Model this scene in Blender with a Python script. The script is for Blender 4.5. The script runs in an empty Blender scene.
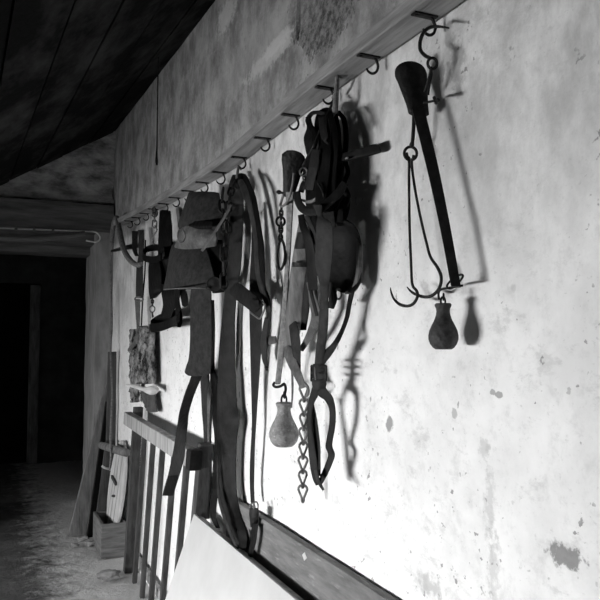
import bpy, bmesh, math, random
from mathutils import Vector, Matrix
random.seed(7)
C = bpy.context.scene.collection
sc = bpy.context.scene

# ------------------------------------------------------------------ camera
F_PX = 700.0
D = 0.875            # camera to the whitewashed wall
HC = 1.40            # eye height
L_END = 5.5          # end wall
YAW = math.atan(313 / F_PX)
PITCH = math.atan(40 / F_PX)
FWD = Vector((math.sin(YAW) * math.cos(PITCH), math.cos(YAW) * math.cos(PITCH), math.sin(PITCH)))
RGT = Vector((math.cos(YAW), -math.sin(YAW), 0))
UP = RGT.cross(FWD)
CAM = Vector((0, 0, HC))
cd = bpy.data.cameras.new('camera'); cam = bpy.data.objects.new('camera', cd); C.objects.link(cam)
cam.location = CAM
cam.rotation_euler = Matrix((RGT, UP, -FWD)).transposed().to_euler()
cd.sensor_width = 36; cd.lens = F_PX / 600 * 36; cd.clip_start = 0.02
sc.camera = cam

def ray(px, py): return FWD * F_PX + RGT * (px - 300) - UP * (py - 300)
def W(px, py, off=0.0):            # a point `off` metres in front of the whitewashed wall
    r = ray(px, py); return CAM + r * ((D - off) / r.x)
def E(px, py, y=L_END):            # a point on a plane across the room
    r = ray(px, py); return CAM + r * (y / r.y)
def FL(px, py, z=0.0):             # a point on the floor
    r = ray(px, py); return CAM + r * ((z - HC) / r.z)
def mpp(p): return (p - CAM).dot(FWD) / F_PX

# ------------------------------------------------------------------ materials
def newmat(name):
    m = bpy.data.materials.new(name); m.use_nodes = True
    nt = m.node_tree
    return m, nt, nt.nodes['Principled BSDF']
def g(v): return (v, v, v, 1)
def mat_simple(name, lo, hi, rough=0.6, scale=30, stretch=(1, 1, 1), bump=0.15, bscale=None, spec=0.4, metal=0.0, detail=6, spots=0.0, clamp=(0.35, 0.65)):
    m, nt, b = newmat(name)
    N, Lk = nt.nodes, nt.links
    tc = N.new('ShaderNodeTexCoord'); mp = N.new('ShaderNodeMapping')
    mp.inputs['Scale'].default_value = stretch
    Lk.new(tc.outputs['Object'], mp.inputs['Vector'])
    n = N.new('ShaderNodeTexNoise'); n.inputs['Scale'].default_value = scale; n.inputs['Detail'].default_value = detail
    n.inputs['Roughness'].default_value = 0.65
    Lk.new(mp.outputs[0], n.inputs['Vector'])
    cr = N.new('ShaderNodeValToRGB'); cr.color_ramp.elements[0].color = g(lo); cr.color_ramp.elements[1].color = g(hi)
    cr.color_ramp.elements[0].position = clamp[0]; cr.color_ramp.elements[1].position = clamp[1]
    Lk.new(n.outputs['Fac'], cr.inputs['Fac'])
    col = cr.outputs['Color']
    if spots:
        v = N.new('ShaderNodeTexNoise'); v.inputs['Scale'].default_value = scale * 3; v.inputs['Detail'].default_value = 4
        Lk.new(mp.outputs[0], v.inputs['Vector'])
        r2 = N.new('ShaderNodeValToRGB'); r2.color_ramp.elements[0].position = 0.6; r2.color_ramp.elements[1].position = 0.7
        r2.color_ramp.elements[0].color = g(0); r2.color_ramp.elements[1].color = g(spots)
        Lk.new(v.outputs['Fac'], r2.inputs['Fac'])
        mx = N.new('ShaderNodeMixRGB'); mx.blend_type = 'MIX'; mx.inputs[2].default_value = g(hi * 2.2)
        Lk.new(r2.outputs['Color'], mx.inputs[0]); Lk.new(col, mx.inputs[1]); col = mx.outputs[0]
    Lk.new(col, b.inputs['Base Color'])
    b.inputs['Roughness'].default_value = rough; b.inputs['Specular IOR Level'].default_value = spec
    b.inputs['Metallic'].default_value = metal
    if bump:
        bn = N.new('ShaderNodeTexNoise'); bn.inputs['Scale'].default_value = bscale or scale * 2; bn.inputs['Detail'].default_value = 8
        Lk.new(mp.outputs[0], bn.inputs['Vector'])
        bp = N.new('ShaderNodeBump'); bp.inputs['Strength'].default_value = bump; bp.inputs['Distance'].default_value = 0.01
        Lk.new(bn.outputs['Fac'], bp.inputs['Height']); Lk.new(bp.outputs[0], b.inputs['Normal'])
    return m

M = {}
M['leather_black'] = mat_simple('leather_black', .002, .006, .55, 25, bump=.25, spec=.1)
M['leather_dark'] = mat_simple('leather_dark', .005, .016, .6, 22, bump=.3, spec=.14)
M['leather'] = mat_simple('leather', .013, .034, .65, 22, bump=.3, spec=.15, spots=.15)
M['leather_worn'] = mat_simple('leather_worn', .05, .12, .7, 25, bump=.3, spec=.3, spots=.2)
M['leather_pale'] = mat_simple('leather_pale', .16, .32, .75, 25, bump=.3, spec=.2)
M['felt'] = mat_simple('felt', .02, .04, .9, 40, bump=.3, spec=.1)
M['iron'] = mat_simple('iron', .005, .016, .55, 40, bump=.4, spec=.2)
M['iron_worn'] = mat_simple('iron_worn', .07, .2, .5, 60, bump=.4, spec=.5)
M['iron_grey'] = mat_simple('iron_grey', .14, .32, .65, 45, bump=.5, spec=.3, spots=.35)
M['iron_cast'] = mat_simple('iron_cast', .022, .06, .65, 45, bump=.5, spec=.3, spots=.15)
M['rope'] = mat_simple('rope', .10, .22, .9, 60, bump=.6, spec=.1)
M['rail_wood'] = mat_simple('rail_wood', .16, .33, .75, 9, (3, .35, 3), .35, 30, spec=.2)
M['gate_wood'] = mat_simple('gate_wood', .2, .42, .8, 10, (3, 3, .35), .35, 30, spec=.2)
M['slat_wood_shaded'] = mat_simple('slat_wood_shaded', .035, .085, .8, 10, (3, 3, .35), .35, 30, spec=.15)  # gate wood darkened, the shade on slats and stiles put into the colour
M['board_wood'] = mat_simple('board_wood', .09, .22, .8, 12, (2.5, 2.5, .4), .4, 30, spec=.2)
M['dark_wood'] = mat_simple('dark_wood', .035, .09, .75, 12, (2.5, 2.5, .4), .4, 30, spec=.25)
M['plank_dark'] = mat_simple('plank_dark', .10, .2, .75, 10, (3, .5, 3), .3, 30, spec=.25, spots=.25)
M['crate_wood'] = mat_simple('crate_wood', .09, .2, .8, 10, (.6, .6, 4), .35, 30, spec=.2)
M['lid_wood'] = mat_simple('lid_wood', .4, .6, .8, 8, (3, 3, .5), .3, 30, spec=.2)
M['painted'] = mat_simple('painted', .5, .56, .55, 6, bump=.05, spec=.3)
M['pale_wood'] = mat_simple('pale_wood', .45, .65, .7, 20, (1, .4, 2), .2, spec=.2)
M['beam_wood'] = mat_simple('beam_wood', .055, .14, .85, 6, (.35, 3, 3), .5, 20, spec=.15)
M['rough_bark'] = mat_simple('rough_bark', .015, .3, .9, 15, (1.4, 1.4, .8), 1.0, 30, spec=.1, detail=9, clamp=(.4, .62))
M['stone_rough'] = mat_simple('stone_rough', .12, .5, .95, 6, (1, 1, 2), .9, 18, spec=.1, detail=10)
M['jamb'] = mat_simple('jamb', .18, .34, .9, 5, (2, 2, .6), .3, 20, spec=.1)
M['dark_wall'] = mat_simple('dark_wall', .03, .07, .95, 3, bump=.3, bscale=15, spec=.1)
M['plaster_dim'] = mat_simple('plaster_dim', .06, .12, .95, 3, bump=.3, bscale=15, spec=.1)

# ---- the whitewashed wall: limewash, dirt, painted light falloff, chips and bared patches
def wall_material():
    m, nt, b = newmat('limewash')
    N, Lk = nt.nodes, nt.links
    geo = N.new('ShaderNodeNewGeometry'); pos = geo.outputs['Position']
    def noise(scale, detail=6, rough=.6, vec=None, stretch=None):
        n = N.new('ShaderNodeTexNoise'); n.inputs['Scale'].default_value = scale; n.inputs['Detail'].default_value = detail
        n.inputs['Roughness'].default_value = rough
        if stretch:
            mp = N.new('ShaderNodeMapping'); mp.inputs['Scale'].default_value = stretch
            Lk.new(pos, mp.inputs['Vector']); Lk.new(mp.outputs[0], n.inputs['Vector'])
        else: Lk.new(pos, n.inputs['Vector'])
        return n.outputs['Fac']
    def ramp(f, a, b_, lo=0.0, hi=1.0):
        r = N.new('ShaderNodeMapRange'); r.clamp = True; r.interpolation_type = 'SMOOTHSTEP'
        r.inputs[1].default_value = a; r.inputs[2].default_value = b_; r.inputs[3].default_value = lo; r.inputs[4].default_value = hi
        Lk.new(f, r.inputs[0]); return r.outputs[0]
    def math_(op, a, b_=None):
        n = N.new('ShaderNodeMath'); n.operation = op
        for i, v in enumerate((a, b_)):
            if v is None: continue
            if isinstance(v, (int, float)): n.inputs[i].default_value = v
            else: Lk.new(v, n.inputs[i])
        return n.outputs[0]
    def mixc(fac, c1, v2):
        n = N.new('ShaderNodeMixRGB')
        Lk.new(fac, n.inputs[0])
        if isinstance(c1, float): n.inputs[1].default_value = g(c1)
        else: Lk.new(c1, n.inputs[1])
        if isinstance(v2, float): n.inputs[2].default_value = g(v2)
        else: Lk.new(v2, n.inputs[2])
        return n.outputs[0]
    sx = N.new('ShaderNodeSeparateXYZ'); Lk.new(pos, sx.inputs[0]); Y, Z = sx.outputs[1], sx.outputs[2]
    base = mixc(ramp(noise(5, 8, .65), .35, .7), .87, .74)
    base = mixc(ramp(noise(22, 8, .7), .5, .75, 0, .45), base, .50)
    # some grime plus painted light falloff, darker towards the top of the wash
    grime_falloff = math_('MULTIPLY', ramp(Z, 1.25, 2.0, .0, 1.0), ramp(noise(4, 9, .7, stretch=(1, 1, .6)), .30, .66))
    base = mixc(math_('MULTIPLY', grime_falloff, .85), base, .30)
    # bare plaster above the rail
    upper = mixc(ramp(noise(7, 9, .7, stretch=(1, 1, .7)), .32, .68), .17, .42)
    upper = mixc(ramp(noise(30, 6, .7), .55, .72, 0, .6), upper, .14)
    jag = math_('ADD', math_('MULTIPLY', noise(14, 5), .05), Z)
    base = mixc(ramp(jag, RAILTOP + .0, RAILTOP + .05), base, upper)
    # chips
    ch = ramp(noise(20, 9, .72), .66, .72)
    base = mixc(math_('MULTIPLY', ch, .45), base, .30)
    ch2 = math_('MULTIPLY', ramp(noise(55, 3, .5), .665, .70), ramp(noise(4, 4), .44, .56))
    base = mixc(ramp(noise(75, 8, .75, stretch=(1, .7, 1)), .56, .72, 0, .5), base, .42)
    base = mixc(math_('MULTIPLY', ramp(noise(11, 9, .75, stretch=(1, .8, 1.6)), .54, .66), .4), base, .44)
    base = mixc(math_('MULTIPLY', ch2, .7), base, .14)
    # bared patches, stains and painted shadow streaks, each with its own outline
    nz = noise(34, 8, .72)
    def patch(px, py, wpx, hpx, val, amount=1.0, soft=.12, rag=1.3, tex=None):
        c = W(px, py); l = W(px - wpx, py); r = W(px + wpx, py); t = W(px, py - hpx)
        wy = abs(l.y - r.y) / 2; hz = abs(t.z - c.z)
        dy = math_('DIVIDE', math_('SUBTRACT', Y, c.y), wy); dz = math_('DIVIDE', math_('SUBTRACT', Z, c.z), hz)
        dd = math_('SQRT', math_('ADD', math_('MULTIPLY', dy, dy), math_('MULTIPLY', dz, dz)))
        dd = math_('ADD', dd, math_('MULTIPLY', math_('SUBTRACT', nz, .5), rag * 2))
        f = ramp(dd, 1 + soft, 1 - soft, 0, amount)
        return mixc(f, base, val)
    rough = mixc(ramp(noise(45, 7, .75), .35, .65), .06, .26)
    base = patch(272, 52, 30, 10, .55, .7, .25, 1.3)
    base = patch(326, 8, 30, 40, rough, 1, .06, .8)
    base = patch(300, 4, 14, 36, rough, 1, .06, .8)
    base = patch(296, 16, 2.2, 26, .015, 1, .2, .9)
    base = patch(563, 557, 16, 12, .17, .8, .2, 1.6)
    base = patch(428, 586, 11, 9, .40, .6, .4, 2.2)
    base = patch(481, 450, 4, 11, .46, .5, .5, 2.8)
    base = patch(487, 505, 4.5, 36, .46, .5, .6, 3.4)
    base = patch(491, 570, 5, 30, .46, .5, .6, 3.4)
    base = patch(452, 414, 2.5, 5, .42, .8)
    base = patch(496, 395, 4, 3.5, .30, .8); base = patch(490, 392, 3, 3, .33, .8)
    base = patch(388, 424, 3.5, 7, .22, .8, .2, 1.2)
    base = patch(510, 288, 2.5, 4, .45, .5, .4, 1.8)
    base = patch(455, 62, 7, 26, .16, .55, .5, 1.8)  # smear stain with part of the beam's shadow painted in
    base = patch(468, 250, 9, 60, .45, .25, .6, 1.4)  # soft streak painted where the steelyard beam's shadow falls
    base = patch(440, 72, 3, 10, .14, .6, .3, 1.6)
    base = patch(225, 15, 9, 14, .7, .6, .4, 1.5)
    base = patch(275, 44, 14, 8, .62, .8, .3, 1.4)
    base = patch(244, 60, 60, 22, .5, .35, .6, 1.4)
    Lk.new(base, b.inputs['Base Color'])
    b.inputs['Roughness'].default_value = .95; b.inputs['Specular IOR Level'].default_value = .1
    h = math_('ADD', math_('MULTIPLY', noise(9, 8, .65), 1.0), math_('MULTIPLY', noise(60, 6, .7), .12))
    bp = N.new('ShaderNodeBump'); bp.inputs['Strength'].default_value = .45; bp.inputs['Distance'].default_value = .02
    Lk.new(h, bp.inputs['Height']); Lk.new(bp.outputs[0], b.inputs['Normal'])
    return m

# rail line (lower back edge), a slightly warped board
RAIL_PX = [(500, -25), (464, 1), (400, 46), (341, 87), (296, 121), (250, 157), (228, 173), (190, 194), (150, 214), (124, 226)]
RAIL = [W(x, y) for x, y in RAIL_PX]
RAILTOP = sum(p.z for p in RAIL[3:8]) / 5 + .03

# ------------------------------------------------------------------ mesh helpers
def link(o): C.objects.link(o); return o
def rootloc(p):
    while p.parent: p = p.parent
    return Vector(p.location)
def obj(name, verts, faces, mat, parent=None, smooth=True, angle=40, base=None):
    me = bpy.data.meshes.new(name)
    verts = [Vector(v) for v in verts]
    if parent: o0 = rootloc(parent)
    else:
        zs = min(v.z for v in verts); c = sum(verts, Vector()) / len(verts)
        o0 = Vector((c.x, c.y, zs)) if base is None else base
    me.from_pydata([v - o0 for v in verts], [], faces); me.update()
    bm = bmesh.new(); bm.from_mesh(me)
    bmesh.ops.recalc_face_normals(bm, faces=bm.faces[:]); bm.to_mesh(me); bm.free()
    if smooth:
        me.shade_smooth()
        me.set_sharp_from_angle(angle=math.radians(angle))
    me.materials.append(M[mat] if isinstance(mat, str) else mat)
    o = link(bpy.data.objects.new(name, me))
    if parent: o.parent = parent
    else: o.location = o0
    return o
def thing(name, loc, label, cat, group=None):
    o = link(bpy.data.objects.new(name, None)); o.location = loc; o.empty_display_size = .05
    o['label'] = label; o['category'] = cat
    if group: o['group'] = group
    return o
def tag(o, label, cat, group=None):
    o['label'] = label; o['category'] = cat
    if group: o['group'] = group
    return o
def struct(o): o['kind'] = 'structure'; return o

def cr(pts, sub, closed=False):      # Catmull-Rom through tuples or Vectors
    n = len(pts); out = []
    if n < 3 or sub <= 1: return list(pts)
    rng = range(n if closed else n - 1)
    for i in rng:
        if closed: p0, p1, p2, p3 = pts[(i - 1) % n], pts[i], pts[(i + 1) % n], pts[(i + 2) % n]
        else:
            p1, p2 = pts[i], pts[i + 1]
            p0 = pts[i - 1] if i else p1 * 2 - p2
            p3 = pts[i + 2] if i + 2 < n else p2 * 2 - p1
        for k in range(sub):
            t = k / sub
            out.append(.5 * ((2 * p1) + (p2 - p0) * t + (2 * p0 - 5 * p1 + 4 * p2 - p3) * t * t + (3 * p1 - p0 - 3 * p2 + p3) * t ** 3))
    if not closed: out.append(pts[-1])
    return out
class MB:
    def __init__(s): s.v = []; s.f = []
    def add(s, v, f):
        k = len(s.v); s.v += [Vector(p) for p in v]; s.f += [[i + k for i in q] for q in f]; return s
    def build(s, name, mat, parent=None, **k): return obj(name, s.v, s.f, mat, parent, **k)
def tube(pts, r, closed=False, sub=5, ns=8, flat=1.0):
    P = [Vector(p) for p in pts]
    R = list(r) if isinstance(r, (list, tuple)) else [r] * len(P)
    Q = cr([Vector((*p, rr)) for p, rr in zip(P, R)], sub, closed)
    P = [Vector(q[:3]) for q in Q]; R = [q[3] for q in Q]
    n = len(P); v = []; f = []
    t0 = (P[1] - P[0]).normalized()
    up = Vector((1, 0, 0)) if abs(t0.x) < .9 else Vector((0, 0, 1))
    u = (up - t0 * up.dot(t0)).normalized()
    for i in range(n):
        if closed: t = P[(i + 1) % n] - P[i - 1]
        else: t = P[min(i + 1, n - 1)] - P[max(i - 1, 0)]
        t = t.normalized() if t.length > 1e-9 else t0
        u = (u - t * u.dot(t)).normalized(); w = t.cross(u)
        for k in range(ns):
            a = 2 * math.pi * k / ns
            v.append(P[i] + (u * math.cos(a) * flat + w * math.sin(a)) * R[i])
    m = n if closed else n - 1
    for i in range(m):
        j = (i + 1) % n
        for k in range(ns):
            f.append([i * ns + k, i * ns + (k + 1) % ns, j * ns + (k + 1) % ns, j * ns + k])
    if not closed:
        f.append(list(range(ns))[::-1]); f.append([(n - 1) * ns + k for k in range(ns)])
    return v, f
def ring(c, ax, ay, rx, ry, r, n=20, ns=8):
    c = Vector(c); return tube([c + ax * rx * math.cos(2 * math.pi * i / n) + ay * ry * math.sin(2 * math.pi * i / n) for i in range(n)], r, True, 1, ns)
def sheet(Ls, Rs, th, bulge=0.0, nac=6, sub=6, edge=.35):
    """a band between two edge lines, with thickness and an optional crown"""
    Ls, Rs = cr([Vector(p) for p in Ls], sub), cr([Vector(p) for p in Rs], sub)
    n = len(Ls); rows = []
    bl = bulge if isinstance(bulge, (list, tuple)) else None
    front, back = [], []
    for i in range(n):
        t = (Ls[min(i + 1, n - 1)] + Rs[min(i + 1, n - 1)] - Ls[max(i - 1, 0)] - Rs[max(i - 1, 0)])
        a = Rs[i] - Ls[i]
        nn = a.cross(t)
        mid = (Ls[i] + Rs[i]) / 2
        nn = nn.normalized() if nn.length > 1e-12 else (CAM - mid).normalized()
        if nn.dot(CAM - mid) < 0: nn = -nn
        b = bulge
        if bl:
            q = i / max(n - 1, 1) * (len(bl) - 1); k = min(int(q), len(bl) - 2); b = bl[k] + (bl[k + 1] - bl[k]) * (q - k)
        fr, bk = [], []
        for j in range(nac + 1):
            s = j / nac; p = Ls[i] + a * s
            h = math.sin(math.pi * s) * b
            e = th / 2 * (edge if j in (0, nac) else 1)
            fr.append(p + nn * (h + e)); bk.append(p + nn * (h - e))
        front.append(fr); back.append(bk)
    v = []; f = []; w = nac + 1
    for r_ in front: v += r_
    for r_ in back: v += r_
    o = n * w
    for i in range(n - 1):
        for j in range(nac):
            q = i * w + j
            f.append([q, q + 1, q + w + 1, q + w]); f.append([o + q, o + q + w, o + q + w + 1, o + q + 1])
        for q in (i * w, i * w + nac): f.append([q, q + w, o + q + w, o + q])
    for i in (0, n - 1):
        for j in range(nac):
            q = i * w + j; f.append([q, q + 1, o + q + 1, o + q])
    return v, f
def edges_rows(rows, tw=.6):
    """rows (y, xl, xr, off) traced down a hanging band -> its two edge lines"""
    Ls, Rs = [], []
    for y, xl, xr, off in rows:
        m = mpp(W((xl + xr) / 2, y, off)); w = abs(xr - xl) * m
        Ls.append(W(xl, y, off + tw * w)); Rs.append(W(xr, y, off))
    return Ls, Rs
def band(rows, th=.005, tw=.6, **k): return sheet(*edges_rows(rows, tw), th, **k)
def ribbon(pts, th=.004, tw=.5, closed=False, **k):
    """pts (x, y, off, width): a strap along a traced middle line"""
    Ls, Rs = [], []; n = len(pts)
    for i, (x, y, off, w) in enumerate(pts):
        a, b = pts[max(i - 1, 0)], pts[min(i + 1, n - 1)]
        tx, ty = b[0] - a[0], b[1] - a[1]; l = math.hypot(tx, ty) or 1
        nx, ny = ty / l, -tx / l            # right-hand normal in the picture for a downward path
        m = mpp(W(x, y, off)) * w
        dl, dr = (tw * m, 0)
        p1 = (x - nx * w / 2, y - ny * w / 2); p2 = (x + nx * w / 2, y + ny * w / 2)
        if p1[0] <= p2[0]: Ls.append(W(*p1, off + tw * m * abs(nx))); Rs.append(W(*p2, off))
        else: Ls.append(W(*p1, off)); Rs.append(W(*p2, off + tw * m * abs(nx)))
    return sheet(Ls, Rs, th, **k)
def cord(pts, rpx, sub=5, ns=8, closed=False, flat=1.0):
    """pts (x, y, off[, rpx])"""
    P = [W(p[0], p[1], p[2]) for p in pts]
    R = [(p[3] if len(p) > 3 else rpx) * mpp(q) for p, q in zip(pts, P)]
    return tube(P, R, closed, sub, ns, flat)
AY, AZ, AX = Vector((0, 1, 0)), Vector((0, 0, 1)), Vector((1, 0, 0))
def pring(x, y, off, rxpx, rypx, rpx, ax=None):
    c = W(x, y, off); m = mpp(c); ax = ax or RGT
    return ring(c, ax, AZ, rxpx * m, rypx * m, rpx * m)
def lathe(c, prof, ns=28):
    v, f = [], []
    for r, z in prof:
        for k in range(ns):
            a = 2 * math.pi * k / ns; v.append(Vector(c) + Vector((r * math.cos(a), r * math.sin(a), z)))
    for i in range(len(prof) - 1):
        for k in range(ns):
            f.append([i * ns + k, i * ns + (k + 1) % ns, (i + 1) * ns + (k + 1) % ns, (i + 1) * ns + k])
    f.append(list(range(ns))[::-1]); f.append([(len(prof) - 1) * ns + k for k in range(ns)])
    return v, f
def box(p0, ex, ey, ez, bev=0.0):
    """box from a corner and three edge vectors, with its edges taken off"""
    bm = bmesh.new(); p0 = Vector(p0)
    vs = [bm.verts.new(p0 + ex * i + ey * j + ez * k) for i in (0, 1) for j in (0, 1) for k in (0, 1)]
    for q in ((0, 1, 3, 2), (4, 6, 7, 5), (0, 4, 5, 1), (2, 3, 7, 6), (0, 2, 6, 4), (1, 5, 7, 3)): bm.faces.new([vs[i] for i in q])
    bmesh.ops.recalc_face_normals(bm, faces=bm.faces[:])
    if bev: bmesh.ops.bevel(bm, geom=bm.edges[:], offset=bev, segments=2, affect='EDGES', profile=.6)
    bm.verts.index_update()
    v = [x.co.copy() for x in bm.verts]; f = [[x.index for x in q.verts] for q in bm.faces]; bm.free()
    return v, f
def prism(poly, n, th):
    """a polygon (3-D points) given thickness th along n"""
    k = len(poly); v = [Vector(p) for p in poly] + [Vector(p) + n * th for p in poly]
    f = [list(range(k))[::-1], [i + k for i in range(k)]] + [[i, (i + 1) % k, (i + 1) % k + k, i + k] for i in range(k)]
    return v, f
def stadium(c, along, side, ln, wd, r, n=8, pinch=1.0):
    """one chain link: a long loop of round bar"""
    pts = []; h = ln / 2 - wd / 2
    for s in (1, -1):
        ww = wd / 2 * (1 if s > 0 else pinch)
        for i in range(n):
            a = math.pi * i / (n - 1)
            pts.append(Vector(c) + along * (s * (h + wd / 2 * math.sin(a))) + side * (s * ww * math.cos(a)))
    return tube(pts, r, True, 1, 7)
def chain_links(path, linkpx, wpx, rpx, parent, mat, name='link', tilt=.5, pinch=1.0):
    """links hung along a traced line of (x, y, off)"""
    P = cr([W(*p) for p in path], 8); tot = sum((P[i + 1] - P[i]).length for i in range(len(P) - 1))
    m = mpp(P[0]); ln = linkpx * m; step = ln - 2.4 * rpx * m
    n = max(1, round(tot / step)); step = tot / n; ln = step + 2.4 * rpx * m
    for k in range(n):
        s = (k + .5) * step; acc = 0
        for i in range(len(P) - 1):
            d = (P[i + 1] - P[i]).length
            if acc + d >= s or i == len(P) - 2:
                c = P[i] + (P[i + 1] - P[i]) * ((s - acc) / d); t = (P[i] - P[i + 1]).normalized(); break
            acc += d
        a = (tilt if k % 2 else tilt + (math.pi / 2 - .25 if pinch == 1 else .55))
        side = RGT * math.cos(a) + FWD * math.sin(a); side = (side - t * side.dot(t)).normalized()
        v, f = stadium(c, t, side, ln, wpx * m, rpx * m, pinch=pinch)
        obj(name, v, f, mat, parent)
def part(name, vf, mat, parent, **k): return obj(name, vf[0], vf[1], mat, parent, **k)
def single(name, vf, mat, label, cat, group=None, **k): return tag(obj(name, vf[0], vf[1], mat, **k), label, cat, group)
def merge(*vfs):
    b = MB()
    for v, f in vfs: b.add(v, f)
    return b.v, b.f

# ------------------------------------------------------------------ the room
XL = -1.75; YN = -1.6; ZT = 3.4
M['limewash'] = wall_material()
def grid_wall(y0, y1, z0, z1, ny, nz, x, amp):
    from mathutils import noise
    v, f = [], []
    for i in range(ny + 1):
        for j in range(nz + 1):
            y = y0 + (y1 - y0) * i / ny; z = z0 + (z1 - z0) * j / nz
            d = noise.fractal(Vector((3.1, y * 2.2, z * 2.2)), 1, 2, 5) * amp
            v.append((x + .004 + abs(d), y, z))
    w = nz + 1
    for i in range(ny):
        for j in range(nz): f.append([i * w + j, i * w + j + 1, (i + 1) * w + j + 1, (i + 1) * w + j])
    # give the wall its thickness
    k = len(v); v += [(x + .3, y0, z0), (x + .3, y0, z1), (x + .3, y1, z0), (x + .3, y1, z1)]
    f += [[k, k + 1, k + 3, k + 2]]
    return v, f
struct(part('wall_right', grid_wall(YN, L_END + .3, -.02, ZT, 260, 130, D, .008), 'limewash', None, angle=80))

# floor: trodden earth and broken flags
def floor_material():
    m = mat_simple('earth_floor', .03, .11, .95, 3, bump=0, spec=.15, detail=9)
    nt = m.node_tree; N, Lk = nt.nodes, nt.links; b = N['Principled BSDF']
    geo = N.new('ShaderNodeNewGeometry')
    n1 = N.new('ShaderNodeTexNoise'); n1.inputs['Scale'].default_value = 9; n1.inputs['Detail'].default_value = 10; n1.inputs['Roughness'].default_value = .7
    Lk.new(geo.outputs['Position'], n1.inputs['Vector'])
    bp = N.new('ShaderNodeBump'); bp.inputs['Strength'].default_value = .9; bp.inputs['Distance'].default_value = .03
    Lk.new(n1.outputs['Fac'], bp.inputs['Height']); Lk.new(bp.outputs[0], b.inputs['Normal'])
    # lime dust fallen along the foot of the wall
    sx = N.new('ShaderNodeSeparateXYZ'); Lk.new(geo.outputs['Position'], sx.inputs[0])
    ad = N.new('ShaderNodeMath'); ad.operation = 'MULTIPLY_ADD'; ad.inputs[1].default_value = .9; Lk.new(n1.outputs['Fac'], ad.inputs[0]); Lk.new(sx.outputs[0], ad.inputs[2])
    mr = N.new('ShaderNodeMapRange'); mr.inputs[1].default_value = .72; mr.inputs[2].default_value = 1.0; mr.clamp = True
    Lk.new(ad.outputs[0], mr.inputs[0])
    mx = N.new('ShaderNodeMixRGB'); mx.inputs[2].default_value = g(.5)
    src = b.inputs['Base Color'].links[0].from_socket
    Lk.new(mr.outputs[0], mx.inputs[0]); Lk.new(src, mx.inputs[1]); Lk.new(mx.outputs[0], b.inputs['Base Color'])
    return m
M['earth_floor'] = floor_material()
def floor_mesh():
    from mathutils import noise
    v, f = [], []; nx, ny = 70, 200; x0, x1, y0, y1 = XL - .6, D + .4, YN, 11.95
    for i in range(nx + 1):
        for j in range(ny + 1):
            x = x0 + (x1 - x0) * i / nx; y = y0 + (y1 - y0) * j / ny
            v.append((x, y, -abs(noise.fractal(Vector((x * 2.5, y * 2.5, 1.7)), 1, 2, 6)) * .022))
    w = ny + 1
    for i in range(nx):
        for j in range(ny): f.append([i * w + j, i * w + j + 1, (i + 1) * w + j + 1, (i + 1) * w + j])
    k = len(v); v += [(x0, y0, -.2), (x1, y0, -.2), (x1, y1, -.2), (x0, y1, -.2)]; f.append([k, k + 1, k + 2, k + 3])
    return v, f
struct(part('floor', floor_mesh(), 'earth_floor', None, angle=80))

# ceiling: sloping boards
A_, B_, C_ = W(205, 15, -.01), W(119, 127, -.01), E(0, 186)
nrm = (B_ - A_).cross(C_ - A_).normalized(); nrm = nrm if nrm.z > 0 else -nrm
def ceil_z(x, y): return A_.z - (nrm.x * (x - A_.x) + nrm.y * (y - A_.y)) / nrm.z
def ceiling_mesh():
    b = MB(); dirv = Vector((-.03, 1, 0)); w = .185; k = 0
    r_ = ray(77, 0); t_ = (A_ - CAM).dot(nrm) / r_.dot(nrm); q_ = CAM + r_ * t_
    xs = q_.x + .03 * (q_.y - 2); xs -= w * math.ceil((xs - XL + .35) / w)
    while xs < D + .5:
        dz = (k % 2) * .006
        y0, y1 = YN, L_END + .3
        def P(x, y, up): return Vector((x - .03 * (y - 2), y, ceil_z(x - .03 * (y - 2), y) + up + dz))
        b.add([P(xs, y0, 0), P(xs + w - .008, y0, 0), P(xs + w - .008, y1, 0), P(xs, y1, 0),
               P(xs, y0, .04), P(xs + w - .008, y0, .04), P(xs + w - .008, y1, .04), P(xs, y1, .04)],
              [[0, 1, 2, 3], [4, 7, 6, 5], [0, 4, 5, 1], [1, 5, 6, 2], [2, 6, 7, 3], [3, 7, 4, 0]])
        xs += w; k += 1
    b.add([Vector((x, y, ceil_z(x, y) + .06)) for x, y in ((XL - .6, YN), (D + .6, YN), (D + .6, L_END + .4), (XL - .6, L_END + .4))], [[0, 1, 2, 3]])
    return b.v, b.f
M['ceiling_board'] = mat_simple('ceiling_board', .004, .055, .85, 2.0, (2.5, .9, 1), .3, 20, spec=.1, detail=9, clamp=(.45, .66))  # strong pale blotches put patches of light into the board colour
struct(part('ceiling', ceiling_mesh(), 'ceiling_board', None, smooth=False))

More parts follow.
